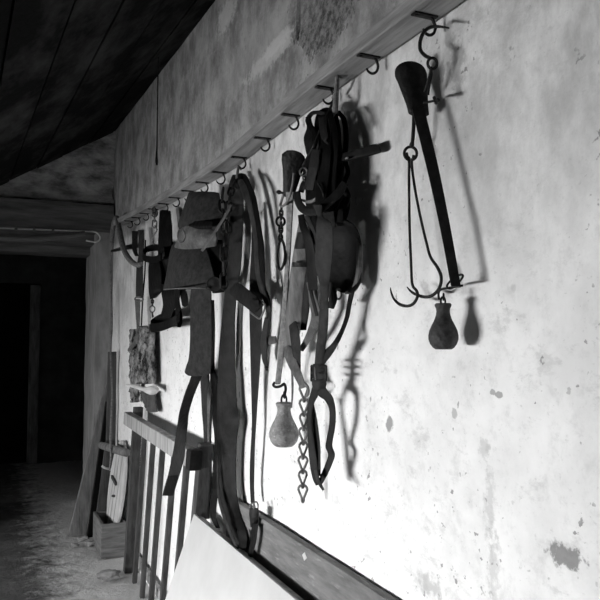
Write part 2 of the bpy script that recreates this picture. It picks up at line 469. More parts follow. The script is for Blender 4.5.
# end wall with its doorway (thick old masonry)
jx = E(95, 350).x; jz0 = E(60, 231).z
bt = E(60, 202).z
TH = .62
lx = jx - 1.25
def bx(b, x0, y0, z0, x1, y1, z1, bev=0.0):
    b.add(*box(Vector((x0, y0, z0)), Vector((x1 - x0, 0, 0)), Vector((0, y1 - y0, 0)), Vector((0, 0, z1 - z0)), bev))
def rough_block(x0, y0, z0, x1, y1, z1, step, amp):
    from mathutils import noise
    bm = bmesh.new()
    v, f = box(Vector((x0, y0, z0)), Vector((x1 - x0, 0, 0)), Vector((0, y1 - y0, 0)), Vector((0, 0, z1 - z0)))
    vs = [bm.verts.new(p) for p in v]
    for q in f: bm.faces.new([vs[i] for i in q])
    for ax, l in ((0, x1 - x0), (1, y1 - y0), (2, z1 - z0)):
        n = max(1, int(l / step)); o = (x0, y0, z0)[ax]
        for k in range(1, n):
            co = Vector((0, 0, 0)); co[ax] = o + l * k / n; no = Vector((0, 0, 0)); no[ax] = 1
            bmesh.ops.bisect_plane(bm, geom=bm.verts[:] + bm.edges[:] + bm.faces[:], plane_co=co, plane_no=no)
    cen = Vector(((x0 + x1) / 2, (y0 + y1) / 2, (z0 + z1) / 2))
    for p in bm.verts:
        d = noise.fractal(p.co * 5, 1, 2, 5)
        dirn = Vector((0, 0, 0))
        for ax, (lo, hi) in enumerate(((x0, x1), (y0, y1), (z0, z1))):
            if abs(p.co[ax] - lo) < 1e-5: dirn[ax] = 1
            elif abs(p.co[ax] - hi) < 1e-5: dirn[ax] = -1
        p.co += dirn * abs(d) * amp
    bm.verts.index_update()
    out = [p.co.copy() for p in bm.verts], [[q.index for q in ff.verts] for ff in bm.faces]; bm.free(); return out
ew = merge(rough_block(XL, L_END, bt, D + .02, L_END + TH, ZT, .08, .045))
struct(part('wall_end', ew, 'stone_rough', None, angle=60))
pier = merge(rough_block(jx, L_END, 0, D + .02, L_END + TH, bt - .12, .09, .012), rough_block(XL, L_END, 0, lx, L_END + TH, bt, .2, .012))
struct(part('wall_pier', pier, 'jamb', None, angle=60))
# the beam carrying the wall over the doorway, and the low lintels behind it
bz1, bz0 = E(60, 203).z, E(60, 230).z
struct(part('trim_1', rough_block(lx - .15, L_END - .07, bz0, D - .004, L_END + .16, bz1, .12, .008), 'beam_wood', None))
struct(part('trim_2', rough_block(lx - .15, L_END + .17, E(60, 240).z, D + .0, L_END + .38, bz0 + .05, .15, .008), 'beam_wood', None))
zz = E(60, 257, L_END + TH).z
struct(part('trim_3', rough_block(lx - .15, L_END + .39, zz, D + .0, L_END + TH, bz0 + .05, .15, .008), 'beam_wood', None))
# passage beyond the doorway
YB = 8.6
pb = MB(); ox = E(38, 400, YB).x
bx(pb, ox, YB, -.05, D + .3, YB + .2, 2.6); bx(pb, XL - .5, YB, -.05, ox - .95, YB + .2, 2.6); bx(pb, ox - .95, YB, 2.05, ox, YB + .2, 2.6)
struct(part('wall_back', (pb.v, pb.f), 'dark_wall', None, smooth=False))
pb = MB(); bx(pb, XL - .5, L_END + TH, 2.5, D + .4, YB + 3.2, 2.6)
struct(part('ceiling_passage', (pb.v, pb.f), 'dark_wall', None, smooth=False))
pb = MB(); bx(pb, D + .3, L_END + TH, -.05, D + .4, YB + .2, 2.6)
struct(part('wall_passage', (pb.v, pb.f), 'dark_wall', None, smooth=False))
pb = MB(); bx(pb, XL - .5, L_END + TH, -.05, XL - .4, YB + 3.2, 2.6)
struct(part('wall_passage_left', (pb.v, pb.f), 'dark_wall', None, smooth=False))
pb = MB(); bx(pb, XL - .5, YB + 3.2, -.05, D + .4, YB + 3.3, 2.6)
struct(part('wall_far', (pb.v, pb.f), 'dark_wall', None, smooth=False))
pb = MB(); bx(pb, ox - .95, YB + .08, 0, ox, YB + .13, 2.05)  # black sheet added so the far opening reads as deep shade
M['opening_black'] = mat_simple('opening_black', .002, .006, .9, 5, bump=.1, spec=.05)
struct(part('opening_shade', (pb.v, pb.f), 'opening_black', None, smooth=False))
# door post at the far opening
a = E(31, 262, YB - .04); b_ = E(37, 466, YB - .04)
pb = MB(); bx(pb, a.x, YB - .05, 0, b_.x, YB - .003, 2.03, .006)
struct(part('trim_4', (pb.v, pb.f), 'board_wood', None))

# left wall with two small windows (out of the picture; the daylight comes through them)
WIN = [(1.25, 2.6, .5, 1.7), (4.2, 4.8, .60, 1.25)]
def wall_left():
    b = MB(); ys = [YN]
    for y0, y1, z0, z1 in WIN:
        bx(b, XL - .3, ys[-1], -.05, XL, y0, ZT); bx(b, XL - .3, y0, -.05, XL, y1, z0); bx(b, XL - .3, y0, z1, XL, y1, ZT); ys.append(y1)
    bx(b, XL - .3, ys[-1], -.05, XL, L_END + .1, ZT)
    return b.v, b.f
struct(part('wall_left', wall_left(), 'plaster_dim', None, smooth=False))
for i, (y0, y1, z0, z1) in enumerate(WIN):
    b = MB(); t = .04
    for q in ((y0, z0, y1, z0 + t), (y0, z1 - t, y1, z1), (y0, z0 + t, y0 + t, z1 - t), (y1 - t, z0 + t, y1, z1 - t)):
        bx(b, XL - .2, q[0], q[1], XL - .14, q[2], q[3])
    struct(part('window_%d' % (i + 1), (b.v, b.f), 'board_wood', None, smooth=False))
pb = MB(); bx(pb, XL - .3, YN - .2, -.05, D + .3, YN, ZT)
struct(part('wall_near', (pb.v, pb.f), 'plaster_dim', None, smooth=False))

# ------------------------------------------------------------------ hook rail
RD, RH = .075, .036
def rail_mesh():
    P = cr([W(x, y, .0) for x, y in RAIL_PX], 6); v, f = [], []
    prof = [(0.001, 0), (RD - .003, 0), (RD, .003), (RD, RH - .003), (RD - .003, RH), (.001, RH)]
    for p in P:
        for ox_, oz in prof: v.append(Vector((D - ox_, p.y, p.z + oz)))
    k = len(prof)
    for i in range(len(P) - 1):
        for j in range(k): f.append([i * k + j, i * k + (j + 1) % k, (i + 1) * k + (j + 1) % k, (i + 1) * k + j])
    f.append(list(range(k))); f.append([(len(P) - 1) * k + j for j in range(k)])
    return v, f
_rp = cr([W(x, y, 0) for x, y in RAIL_PX], 20)
def rail_at(y):                       # underside height of the rail
    return min(_rp, key=lambda p: abs(p.y - y)).z
rail = thing('hook_rail', Vector((D, 3, RAIL[4].z)), 'long grey wooden rail along the whitewashed wall with iron hooks under it', 'hook rail')
part('board', rail_mesh(), 'rail_wood', rail, angle=30)
def ydist(xpx, off=.035):             # distance along the wall for a picture column
    return W(xpx, 100, off).y
HOOKS = []
for k in range(15):
    xp = -13 + 1000 / (2.283 + .34 * k)
    y = ydist(xp + 2); z = rail_at(y); HOOKS.append((y, z))
    hm = MB()
    hm.add(*box(Vector((D - .068, y - .009, z - .0045)), Vector((.058, 0, 0)), Vector((0, .018, 0)), Vector((0, 0, .004)), .001))
    for xx in (.02, .06): hm.add(*lathe(Vector((D - xx, y, z - .0065)), [(.001, 0), (.004, .0005), (.004, .002)], 10))
    pl = hm.build('hook_plate', 'iron', rail)
    j = random.uniform(-.006, .006); lw = random.uniform(.92, 1.08)
    pts = [(D - .022, z - .004), (D - .016, z - .014), (D - .013, z - .026), (D - .018, z - .039), (D - .030, z - .046), (D - .042, z - .042), (D - .047, z - .034)]
    part('hook', tube([Vector((D + (px - D) * lw, y + j * i / 6, z + (pz - z) * lw)) for i, (px, pz) in enumerate(pts)], [.0034] * 5 + [.003, .0022], sub=5), 'iron', pl)
# nails / small screws in the fascia are left to the wood's grain

# ------------------------------------------------------------------ near steelyard
def steelyard_near():
    o = .045
    root = thing('steelyard', W(445, 285, o), 'nearest iron steelyard, hung alone from an S-hook on the rail with two long load hooks', 'steelyard')
    part('suspension_hook', cord([(449, 28, .03, .7), (443, 27, .03, 1.2), (436, 26.5, .032, 1.6), (430, 27.5, .04, 1.8), (424, 32, .05, 1.9), (420.3, 41, .055, 1.9), (420.5, 50, .055, 1.9), (425, 55.5, .055, 1.9), (430, 58, .055, 1.7)], 1.6), 'iron', root)
    part('hook_eye', pring(432.3, 63.5, o, 4.6, 5.6, 1.5), 'iron', root)
    part('shackle', merge(cord([(431, 68, o), (430.5, 73, o), (428, 82, o), (425, 92, o)], 1.7), cord([(431, 67, o - .012), (431.5, 74, o - .012), (429.5, 84, o - .012), (428, 95, o - .012)], 1.3)), 'iron', root)
    # flaring socket head: an oval cup narrowing to the beam
    c1, c2, c3 = W(411, 75, o), W(414, 88, o), W(418.5, 112, o)
    m = mpp(c1); v, f = [], []; ns = 28
    secs = [(W(410.5, 73, o), 12, 6.5), (W(410.6, 73, o), 15.8, 8.6), (W(411, 75.5, o), 16.2, 8.6), (W(412, 80, o), 15.2, 8.5), (W(414.5, 92, o), 13.2, 7.5), (W(417, 104, o), 11, 6), (W(418.6, 113.5, o), 10.2, 5), (W(418.7, 114.5, o), 9, 4)]
    for q, (c, rx, ry) in enumerate(secs):
        zt = -1.0 if q < 3 else (-.7 if q == 3 else -.25)
        for k in range(ns):
            a = 2 * math.pi * k / ns
            tilt = Vector((0, 0, 1)) * (-.10)
            v.append(c + (RGT + tilt) * math.cos(a) * rx * m + Vector((FWD.x, FWD.y, zt)) * math.sin(a) * ry * m)
    for i in range(len(secs) - 1):
        for k in range(ns): f.append([i * ns + k, i * ns + (k + 1) % ns, (i + 1) * ns + (k + 1) % ns, (i + 1) * ns + k])
    f.append(list(range(ns))); f.append([(len(secs) - 1) * ns + k for k in range(ns)])
    part('socket_head', (v, f), 'iron', root)
    part('pivot_bolt', merge(cord([(424, 102.5, o), (431, 101.5, o), (437.5, 100, o)], 1.3), cord([(434, 97.2, o), (435.4, 100.5, o), (436.2, 103.5, o)], 1.7), cord([(436.5, 100.3, o, 1.2), (437.6, 100, o, 2), (439, 99.8, o, 1.2)], 1.6)), 'iron', root)
    # the beam, a flat bar on edge
    part('beam', band([(108, 412.5, 424.5, o), (113, 413, 425.3, o), (170, 427.3, 438.8, o), (230, 440.5, 450.8, o), (287, 451.2, 460.8, o)], .009, .8, sub=4, nac=4, edge=.9), 'iron', root, angle=30)
    part('end_loop', merge(cord([(449, 288.5, o + .012), (447, 285.5, o + .012), (452, 279.5, o + .006), (460, 274.8, o), (463, 276, o - .006), (460, 281, o - .006), (454, 287, o)], 1.1, closed=True)), 'iron', root)
    part('hanger', cord([(439, 299.5, o), (438.6, 293, o), (441, 289.5, o), (448, 288, o), (456, 286.6, o), (463, 285.5, o - .01)], 1.2), 'iron', root)
    part('link_bar', merge(cord([(414, 112, o), (413.4, 130, o), (412.2, 145, o)], [1.9, 1.7, 1.6][0]), cord([(412.6, 141, o, 1.5), (411.7, 145, o, 2.6), (411, 147.5, o, 1.4)], 2)), 'iron', root)
    part('ring', pring(410.5, 153.5, o, 6.3, 6.8, 1.5), 'iron', root)
    part('load_hook', cord([(406.5, 153, o), (407.3, 157, o), (409.2, 159.5, o), (409, 175, o + .004, 1.4), (409.4, 220, o + .01, 1.4), (411, 262, o + .015, 1.4), (412.2, 284, o + .015, 1.4), (416.4, 290.5, o + .012, 1.5), (417.6, 296, o + .012), (414, 303, o + .015), (408, 306, o + .018), (400, 304.5, o + .02), (394, 299, o + .022, 1.3), (391, 291.5, o + .022, .9), (390.6, 287.5, o + .022, .4)], 1.6), 'iron', root)
    part('load_hook', cord([(414, 155, o), (413, 159, o), (411.5, 161, o), (412.5, 172, o - .004, 1.4), (416, 195, o - .006, 1.4), (421.5, 222, o - .01, 1.4), (426.5, 243, o - .012, 1.4), (430.5, 257, o - .012, 1.5), (437.5, 267.5, o - .012), (441.2, 277, o - .012), (439.6, 287.5, o - .01), (433, 295, o - .006), (425, 297, o), (416, 294.5, o + .004, 1.5), (410.5, 291, o + .006, 1.2), (407, 287, o + .006, .5)], 1.7), 'iron', root)
steelyard_near()
def weight(c_px, topy, prof, off, root_label, mat, loop):
    pass
def make_weight(label, xc, ytop, prof_px, off, mat, ring_y):
    c = W(xc, ytop, off); m = mpp(c)
    zb = -max(y for _, y in prof_px) * m
    root = thing('counterweight', c + Vector((0, 0, zb)), label, 'weight', 'pear shaped steelyard weights')
    part('body', lathe(c, [(r * m, -y * m) for r, y in prof_px]), mat, root, angle=50)
    part('hanging_ring', merge(ring(W(xc, ring_y, off), (RGT + FWD * .6).normalized(), AZ, 3.0 * m, 5.2 * m, 1.0 * m), ring(W(xc + .6, ring_y - 5.2, off), (RGT * .3 + FWD).normalized(), AZ, 2.6 * m, 3.2 * m, .9 * m)), 'iron', root)
    return root
PROF = [(2, -1.5), (7.2, -1.2), (8.4, 0), (8.2, 1.6), (7.0, 4), (6.6, 7), (7.2, 11), (9.0, 16), (11.6, 21), (13.8, 26), (14.9, 31), (14.7, 35), (13.2, 39.5), (10.6, 43), (8.2, 44.6), (7.4, 44.8), (1, 44.8)]
make_weight('dark pear-shaped weight hanging from the end of the nearest steelyard', 443, 304.5, PROF, .05, 'iron_cast', 302)
make_weight('pale worn pear-shaped weight beside the hanging chain', 284, 403.5, [(r, y * .95) for r, y in PROF], .075, 'iron_grey', 400)

# ------------------------------------------------------------------ middle bundle
def steelyard_mid():
    o = .11
    root = thing('steelyard', W(280, 386, .075), 'slim steelyard hanging among the harness with the pale weight at its foot', 'steelyard')
    m = mpp(W(293, 163, o)); v, f = [], []; ns = 24
    secs = [((297, 152), 5, 2.0), ((295.5, 154), 9, 4.5), ((294, 158.5), 12, 6.5), ((293, 164), 11.5, 6.5), ((292, 171), 9.5, 6), ((290.5, 182), 7.6, 5), ((289, 192), 6, 4), ((288.3, 197), 5, 3)]
    for (x, y), rx, ry in secs:
        c = W(x, y, o)
        for k in range(ns):
            a = 2 * math.pi * k / ns
            v.append(c + (RGT + Vector((0, 0, -.35))) * math.cos(a) * rx * m + Vector((FWD.x, FWD.y, -.2)) * math.sin(a) * ry * m)
    for i in range(len(secs) - 1):
        for k in range(ns): f.append([i * ns + k, i * ns + (k + 1) % ns, (i + 1) * ns + (k + 1) % ns, (i + 1) * ns + k])
    f.append(list(range(ns))); f.append([(len(secs) - 1) * ns + k for k in range(ns)])
    part('socket_head', (v, f), 'iron', root)
    part('suspension_hook', cord([(303, 166, o), (309, 155, o), (314, 146, o), (318, 136, o - .01), (322, 126, o - .02), (328, 114, o - .04), (332, 104, .045), (334, 99, .03)], 1.5), 'iron', root)
    part('pivot_bolt', merge(cord([(278.3, 192, o), (283, 193, o), (288, 193.5, o)], 1.2), cord([(277.6, 192, o, 1.6), (279, 192.1, o, 2.3), (280.4, 192.3, o, 1.4)], 2)), 'iron', root)
    part('shackle', cord([(294, 173, o + .02), (292, 188, o + .02), (288, 200, o + .02), (284, 205.5, o + .012), (280.5, 206, o), (281, 203, o - .01), (284, 193, o - .012), (288, 183, o - .012)], 1.3), 'iron_worn', root)
    part('beam', band([(192, 286.5, 293.5, o), (215, 287, 292.3, o - .005), (250, 286.2, 290.4, o - .012), (290, 283.6, 288, o - .02), (320, 281.2, 286, o - .028), (350, 279, 284, o - .03), (384, 275.5, 280, o - .034)], .008, .7, sub=4, nac=4, edge=.9), 'iron_worn', root, angle=30)
    part('ring', pring(280.5, 221.5, o, 4.2, 4.6, 1.2), 'iron', root)
    chain_links([(281.5, 207, o), (281, 219, o)], 6, 3.5, .9, root, 'iron')
    chain_links([(281, 223, o), (280.5, 240, o)], 6.5, 4, 1.0, root, 'iron')
    part('load_hook', cord([(281, 239, o), (284, 245, o), (285, 256, o), (283, 266, o), (280, 269.5, o), (278, 264, o), (277.7, 252, o), (279.6, 242, o)], 1.4, closed=True), 'iron', root)
    part('hanger', cord([(275, 382, .08), (273.4, 385, .085), (276, 387, .085), (281, 386, .08), (284, 384, .072), (285.6, 387, .07), (285.5, 391, .072), (284.5, 394, .075)], 1.4), 'iron', root)
steelyard_mid()

# hanging chain
ch = thing('chain', W(303, 500, .07), 'light iron chain of twisted links hanging beside the buckled strap loop', 'chain')
chain_links([(303.5, 386, .065), (304, 405, .065), (303.4, 440, .065), (302.8, 470, .065), (302.8, 501, .065)], 17.5, 9, 1.25, ch, 'iron_worn', tilt=-.1, pinch=.25)
part('end_hook', cord([(301, 386, .07), (304, 383, .07), (308, 388, .068), (308, 394, .066), (305, 397, .065)], 1.5), 'iron_worn', ch)

# buckled strap loop with blinker: a driving bridle hung high
br = thing('driving_bridle', W(318, 485, .06), 'black driving bridle with a large cupped blinker and a buckled strap loop below', 'bridle')
# blinker cup
part('blinker', band([(219, 333, 346, .06), (225, 329, 354, .055), (236, 328, 359.5, .045), (252, 328, 361.5, .04), (270, 328, 361.5, .04), (282, 329, 360, .042), (289, 334, 356, .05), (293, 343, 352, .055)], .010, .35, bulge=[.0, -.008, -.014, -.016, -.016, -.012, -.008, 0], nac=10, sub=4), 'leather_black', br)
part('blinker_rim', cord([(347, 224, .046, 1), (354, 230, .044, 2.0), (358.5, 240, .042, 2.8), (359.6, 255, .042, 3.8), (359.2, 270, .042, 4), (357, 283, .042, 4), (352, 291, .05, 2.8), (345, 293, .065, 1.4)], 2.5, flat=.8), 'leather_worn', br)
part('cheek_strap', band([(205, 313, 322, .135), (216, 317.5, 323, .135), (224, 316.5, 331.5, .13), (245, 315.6, 333, .125), (265, 315.6, 331.5, .12), (280, 319, 329.5, .115), (290, 320.4, 328.3, .11), (320, 319.2, 328.2, .10), (345, 316.5, 325.8, .09), (366, 314.5, 322.5, .08)], .006, .5, nac=6), 'leather', br)
part('throat_strap', ribbon([(352, 292, .05, 5), (349.5, 303, .045, 4.5), (347, 317, .045, 4), (342, 331, .055, 4), (335, 344, .075, 5.5), (328, 353, .078, 8), (321, 362, .08, 8), (319, 368, .08, 7)], .005, .4), 'leather_dark', br)
bc = MB()
for q in ((311.5, 366, 326, 366), (311.5, 380.5, 326, 380.5), (311.5, 366, 311.5, 380.5), (326, 366, 326, 380.5), (311.5, 373, 326, 373)):
    bc.add(*cord([(q[0], q[1], .088), ((q[0] + q[2]) / 2, (q[1] + q[3]) / 2, .088), (q[2], q[3], .088)], 1.3, sub=2))
bk = bc.build('buckle', 'iron', br)
part('buckle_backing', band([(364, 313.2, 324, .08), (372, 312.8, 325, .08), (383, 313.6, 324.5, .08)], .009, .5, nac=5), 'leather_dark', bk)
part('tongue', cord([(315, 367, .094), (315.3, 374, .096), (315.8, 381, .094)], .9), 'iron_worn', bk)
part('keeper', band([(380.5, 312.6, 325.6, .078), (384, 312.4, 326, .078), (388.5, 313.6, 325, .078)], .013, .5, nac=6, bulge=.006), 'leather', br)
part('loop_strap', ribbon([(317.5, 386, .08, 9), (314.5, 394, .08, 8), (311, 404, .082, 5.5), (309.3, 418, .084, 5), (310.5, 434, .084, 5.5), (312, 450, .084, 7), (314, 466, .082, 7.5), (316, 478, .08, 6.5), (318, 485, .078, 4)], .005, .5), 'leather_dark', br)
part('loop_strap', ribbon([(319, 386, .076, 10), (323, 393, .074, 10), (329, 399, .068, 8), (332.4, 410, .06, 6), (332.2, 425, .056, 6), (329.6, 440, .054, 6), (329, 447, .054, 6.5), (331.5, 455, .055, 6.5), (328, 466, .06, 6), (323, 477, .068, 5.5), (319, 485, .076, 4)], .005, .35), 'leather_dark', br)
part('strap_fold', ribbon([(311, 403, .075, 5), (314.5, 420, .072, 5), (317, 445, .073, 6), (317.5, 462, .076, 6), (318, 476, .08, 5)], .004, .4), 'leather_dark', br)
part('strap_tail', ribbon([(315.5, 470, .09, 3), (318, 480, .09, 3), (321, 486, .088, 3), (323.4, 490, .086, 2)], .003, .3), 'leather', br)
# crown pieces looped over the hook
part('crown_strap', ribbon([(326, 150, .09, 8), (320, 138, .085, 7), (318, 125, .08, 7), (321, 114, .065, 7), (327, 111, .055, 7), (333, 114, .05, 7), (336, 126, .05, 8), (337, 146, .055, 9), (338, 170, .06, 9), (337, 195, .07, 9), (339, 222, .075, 9)], .005, .4), 'leather_black', br)
part('cheek_strap', ribbon([(322, 116, .07, 8), (325, 132, .085, 9), (326, 150, .095, 10), (324, 172, .10, 11), (321, 192, .11, 11), (320, 212, .12, 9)], .006, .5), 'leather_black', br)
part('browband', ribbon([(301, 192, .12, 5), (304, 184, .12, 6), (311, 178, .115, 7), (320, 177, .105, 7), (327, 184, .095, 7), (330, 194, .09, 6)], .005, .3), 'leather_black', br)
part('noseband', ribbon([(297, 192, .13, 6), (298, 201, .135, 7), (303, 209, .14, 8), (312, 212, .14, 8), (321, 208.5, .13, 8), (330, 201, .11, 8), (339, 192, .09, 8), (345, 183, .075, 7)], .007, .3), 'leather_dark', br)
part('bit_bar', cord([(302, 200, .125, 1.2), (309, 202, .125, 1.8), (316, 199, .12, 1.8), (320, 195.5, .115, 2.4), (322, 197, .11, 1.5)], 1.6), 'iron_worn', br)
part('blinker_stay', cord([(318, 183, .125), (322, 190, .12), (324, 198, .115), (325, 206, .11)], 1.0), 'leather_dark', br)

# tangle of straps on the same hook, a second harness
tg = thing('harness_tangle', W(320, 230, .06), 'tangle of black straps knotted on the hook above the blinker', 'harness')
T = 'leather_black'
part('strap', ribbon([(313, 160, .10, 9), (310, 148, .10, 9), (308, 138, .10, 8), (310, 128, .09, 6), (308, 120, .085, 5), (312, 113.5, .08, 4), (318, 112.5, .075, 4), (324, 114, .065, 5), (330, 117, .055, 6)], .006, .4), 'leather_dark', tg)
part('strap', ribbon([(308, 117, .092, 5), (310, 126, .096, 6), (314, 133, .098, 6), (316, 141, .10, 6), (314, 152, .10, 7), (309, 164, .105, 8), (306, 178, .11, 8)], .005, .4), T, tg)
part('strap', ribbon([(322, 118, .11, 7), (323, 128, .115, 7), (325, 138, .118, 6), (327, 142, .115, 5), (328, 136, .105, 5), (327, 126, .10, 5), (325, 117, .09, 5)], .005, .4), 'leather_dark', tg)
part('strap', ribbon([(328, 112, .06, 8), (332, 128, .07, 9), (333, 146, .08, 10), (331, 168, .085, 11), (329, 190, .09, 12), (328, 212, .09, 12), (331, 228, .085, 10)], .006, .5), T, tg)
part('strap', ribbon([(338, 112, .035, 5), (344, 120, .035, 5), (346, 136, .035, 5), (345, 152, .04, 5), (341, 168, .045, 6), (339, 186, .05, 8)], .005, .3), T, tg)
part('strap', ribbon([(316, 150, .115, 8), (314, 165, .118, 9), (311, 178, .12, 9), (309, 190, .12, 8)], .006, .5), 'leather_dark', tg)
part('strap', ribbon([(345, 160, .03, 4), (348, 172, .03, 4), (344, 184, .035, 5), (348, 196, .04, 5), (346, 210, .045, 6), (341, 222, .05, 8)], .005, .3), T, tg)
part('strap', ribbon([(336, 190, .06, 12), (338, 205, .055, 14), (337, 220, .05, 16), (335, 240, .045, 16)], .006, .5), T, tg)
part('strap', ribbon([(301, 215, .115, 6), (303, 226, .115, 7), (307, 236, .11, 8), (310, 250, .10, 9), (312, 270, .09, 10), (313, 290, .08, 9)], .005, .4), T, tg)
part('strap', ribbon([(306, 216, .11, 5), (310, 224, .105, 5), (313, 232, .10, 5), (314, 244, .095, 6)], .005, .4), 'leather', tg)
part('strap', band([(128, 312, 334, .045), (150, 308, 340, .045), (175, 306, 342, .045), (200, 306, 345, .045), (222, 308, 346, .045), (232, 314, 345, .045)], .006, .15, nac=8, bulge=.02), T, tg)
part('ring', pring(303.5, 172, .125, 3.6, 4.2, 1.0), 'iron_worn', tg)
part('ring', pring(306, 178, .12, 3.2, 3.0, .9), 'iron_worn', tg)
part('rivet_strap', ribbon([(333, 210, .085, 6), (338, 200, .08, 6), (343, 194, .07, 6), (348, 198, .06, 5), (345, 207, .06, 5)], .005, .3), 'leather_dark', tg)

# rope loop and the flat bar pushed through the tangle
single('rope_hanger', cord([(333, 98, .03, 1.8), (336.5, 90, .035, 2.4), (337, 79, .045, 2.4), (337.6, 77.6, .05, 1.6), (336.5, 90, .055, 2.6), (335.6, 104, .055, 2.9), (334.5, 118, .05, 3.1), (334, 131, .045, 2.4)], 2.5), 'rope', 'grey rope over the rail hook carrying the knotted black straps', 'rope')
fb = thing('flat_bar', W(350, 155, .06), 'flat leather-covered bar sticking out sideways from the strap tangle', 'bar')
part('blade', ribbon([(330, 160.5, .08, 7), (346, 157, .062, 7.5), (362, 153, .042, 8), (374, 149.5, .026, 8.5), (379, 148, .02, 7.5)], .012, .1, edge=.8), 'leather_dark', fb)
part('stud', merge(cord([(345.5, 158.5, .070, .8), (347, 158, .072, 1.4), (348.5, 157.6, .070, .8)], 1)), 'iron_worn', fb)

# wooden hames wrapped by pale straps
hm = thing('hame', W(291, 350, .07), 'long tapering wooden hame hanging behind the slim steelyard', 'hame')
part('wood', band([(214, 303, 311, .075), (226, 299, 311.5, .07), (250, 294.5, 309, .065), (280, 290, 305, .06), (305, 287.5, 302.5, .058), (325, 286, 301, .056), (345, 284, 297, .055), (356, 285, 294, .055)], .012, .5, bulge=.012, nac=8), 'board_wood', hm)
part('iron_plate', band([(232, 298, 312, .085), (240, 296, 311, .084), (248, 294.6, 310, .082)], .006, .5, bulge=.013, nac=8), 'leather_dark', hm)
part('iron_plate', band([(262, 292.5, 307.4, .08), (264, 292.2, 307, .08), (267, 291.7, 306.7, .08)], .004, .5, bulge=.014, nac=8), 'iron', hm)
part('inner_edge', band([(222, 309, 316, .055), (250, 307, 315, .05), (280, 304, 312, .048), (310, 301, 309, .046), (330, 299, 306, .045)], .008, .5), 'leather_dark', hm)
single('pale_strap', ribbon([(284, 344, .075, 6), (288, 352, .078, 9), (292, 362, .078, 9.5), (297, 373, .075, 8.5), (301, 382, .072, 7), (303, 388, .07, 6)], .005, .4), 'leather_worn', 'worn pale strap slanting from the hame down to the chain', 'strap')
single('leather_strap', ribbon([(291, 318, .07, 6), (294, 330, .075, 9), (296, 345, .075, 9), (297, 358, .072, 7), (299, 372, .07, 3)], .005, .4), 'leather', 'short dark strap with a narrow tip in front of the hame foot', 'strap')
single('twisted_strap', ribbon([(310, 282, .07, 7), (313, 292, .07, 9), (314, 303, .068, 9), (316, 316, .062, 9), (312, 330, .058, 8), (306, 342, .056, 6), (301, 350, .055, 5)], .005, .5), 'leather_worn', 'crumpled grey strap between the hame and the broad cheek strap', 'strap')
single('leather_strap', ribbon([(310, 286, .085, 3), (312, 296, .085, 3.2), (315, 308, .08, 3.2), (317, 316, .075, 3)], .005, .4), 'leather_dark', 'thin dark strap crossing the crumpled grey one', 'strap')
single('thong', cord([(291, 352, .06, .8), (292, 372, .06, 1.2), (292.5, 390, .06, 1.2), (291.6, 408, .06, .7)], 1.1), 'rope', 'thin pale thong hanging straight behind the pale weight', 'thong')
single('bit_ring', pring(338.5, 294, .07, 3.0, 5.2, 1.1), 'iron_worn', 'small oval iron ring just below the blinker cup', 'ring')
single('leather_strap', ribbon([(329, 283, .09, 6), (332, 292, .085, 8), (333, 300, .08, 8), (331, 308, .075, 6)], .005, .4), 'leather_dark', 'stub of dark strap under the blinker beside the oval ring', 'strap')

# ------------------------------------------------------------------ left cluster: saddle and breeching
sd = thing('cart_saddle', W(197, 374, .06), 'grey felt-covered cart saddle pad hanging folded under the rail', 'saddle')
part('upper_pad', band([(193, 189, 219, .075), (200, 186.5, 220, .08), (212, 182.5, 221.5, .085), (224, 178.5, 223, .09), (229, 179.5, 223, .085)], .014, .45, bulge=[.005, .02, .028, .03, .02], nac=10), 'felt', sd)
part('pad_roll', band([(224, 184, 214, .09), (230, 182, 216, .10), (238, 178, 217, .105), (246, 175, 216, .10)], .02, .45, bulge=.03, nac=10), 'leather_worn', sd)
part('lower_pad', band([(243, 175, 204, .10), (248, 171.5, 206, .105), (260, 169, 210, .105), (275, 166.5, 214, .105), (288, 163.8, 217, .10), (290, 164.5, 217, .10)], .012, .42, bulge=[.01, .03, .04, .045, .05, .048], nac=12), 'felt', sd)
part('pad_binding', cord([(164, 289.5, .215), (175, 288.6, .215), (190, 288.2, .21), (205, 288.2, .175), (216, 289, .115)], .8), 'leather_worn', sd)
part('side_flap', band([(240, 205, 222, .055), (260, 208, 225, .05), (285, 212, 226, .045), (292, 213, 224, .045)], .01, .5, bulge=.015, nac=8), 'leather_black', sd)
part('fold_shadow', band([(221.5, 184, 213, .137), (224, 186, 213, .14), (226.5, 190, 212.5, .142), (229, 198, 211.5, .14)], .006, .3, nac=8), 'leather_black', sd)  # dark band laid in for the shadow between upper pad and roll
part('saddle_ring', pring(181.2, 236, .235, 3.6, 6.6, .9, (RGT * .9 + FWD * .3).normalized()), 'iron_worn', sd)
c = W(214, 284, .14); m = mpp(c); rd = (CAM - c).normalized(); u = rd.cross(AZ).normalized(); w_ = u.cross(rd)
v, f = [], []
prof = [(7.2, -1.2), (7.6, 0), (7.0, .9), (6.2, .5), (5.6, .5), (3, 1.2), (.2, 1.5)]
for r, h in prof:
    for k in range(24):
        a = k * math.pi / 12; v.append(c + u * math.cos(a) * r * m + w_ * math.sin(a) * r * m + rd * h * m)
for i in range(len(prof) - 1):
    for k in range(24): f.append([i * 24 + k, i * 24 + (k + 1) % 24, (i + 1) * 24 + (k + 1) % 24, (i + 1) * 24 + k])
f.append(list(range(24))); f.append([(len(prof) - 1) * 24 + k for k in range(24)])
part('rosette', (v, f), 'leather', sd)
part('girth_flap', band([(286, 191.5, 211, .085), (310, 190.5, 211.5, .085), (340, 190.3, 212, .085), (358, 189, 211.5, .083), (366, 186.5, 211, .082), (372, 185, 210.5, .08), (374.5, 187, 209, .08)], .01, .5, bulge=.008, nac=8), 'felt', sd)
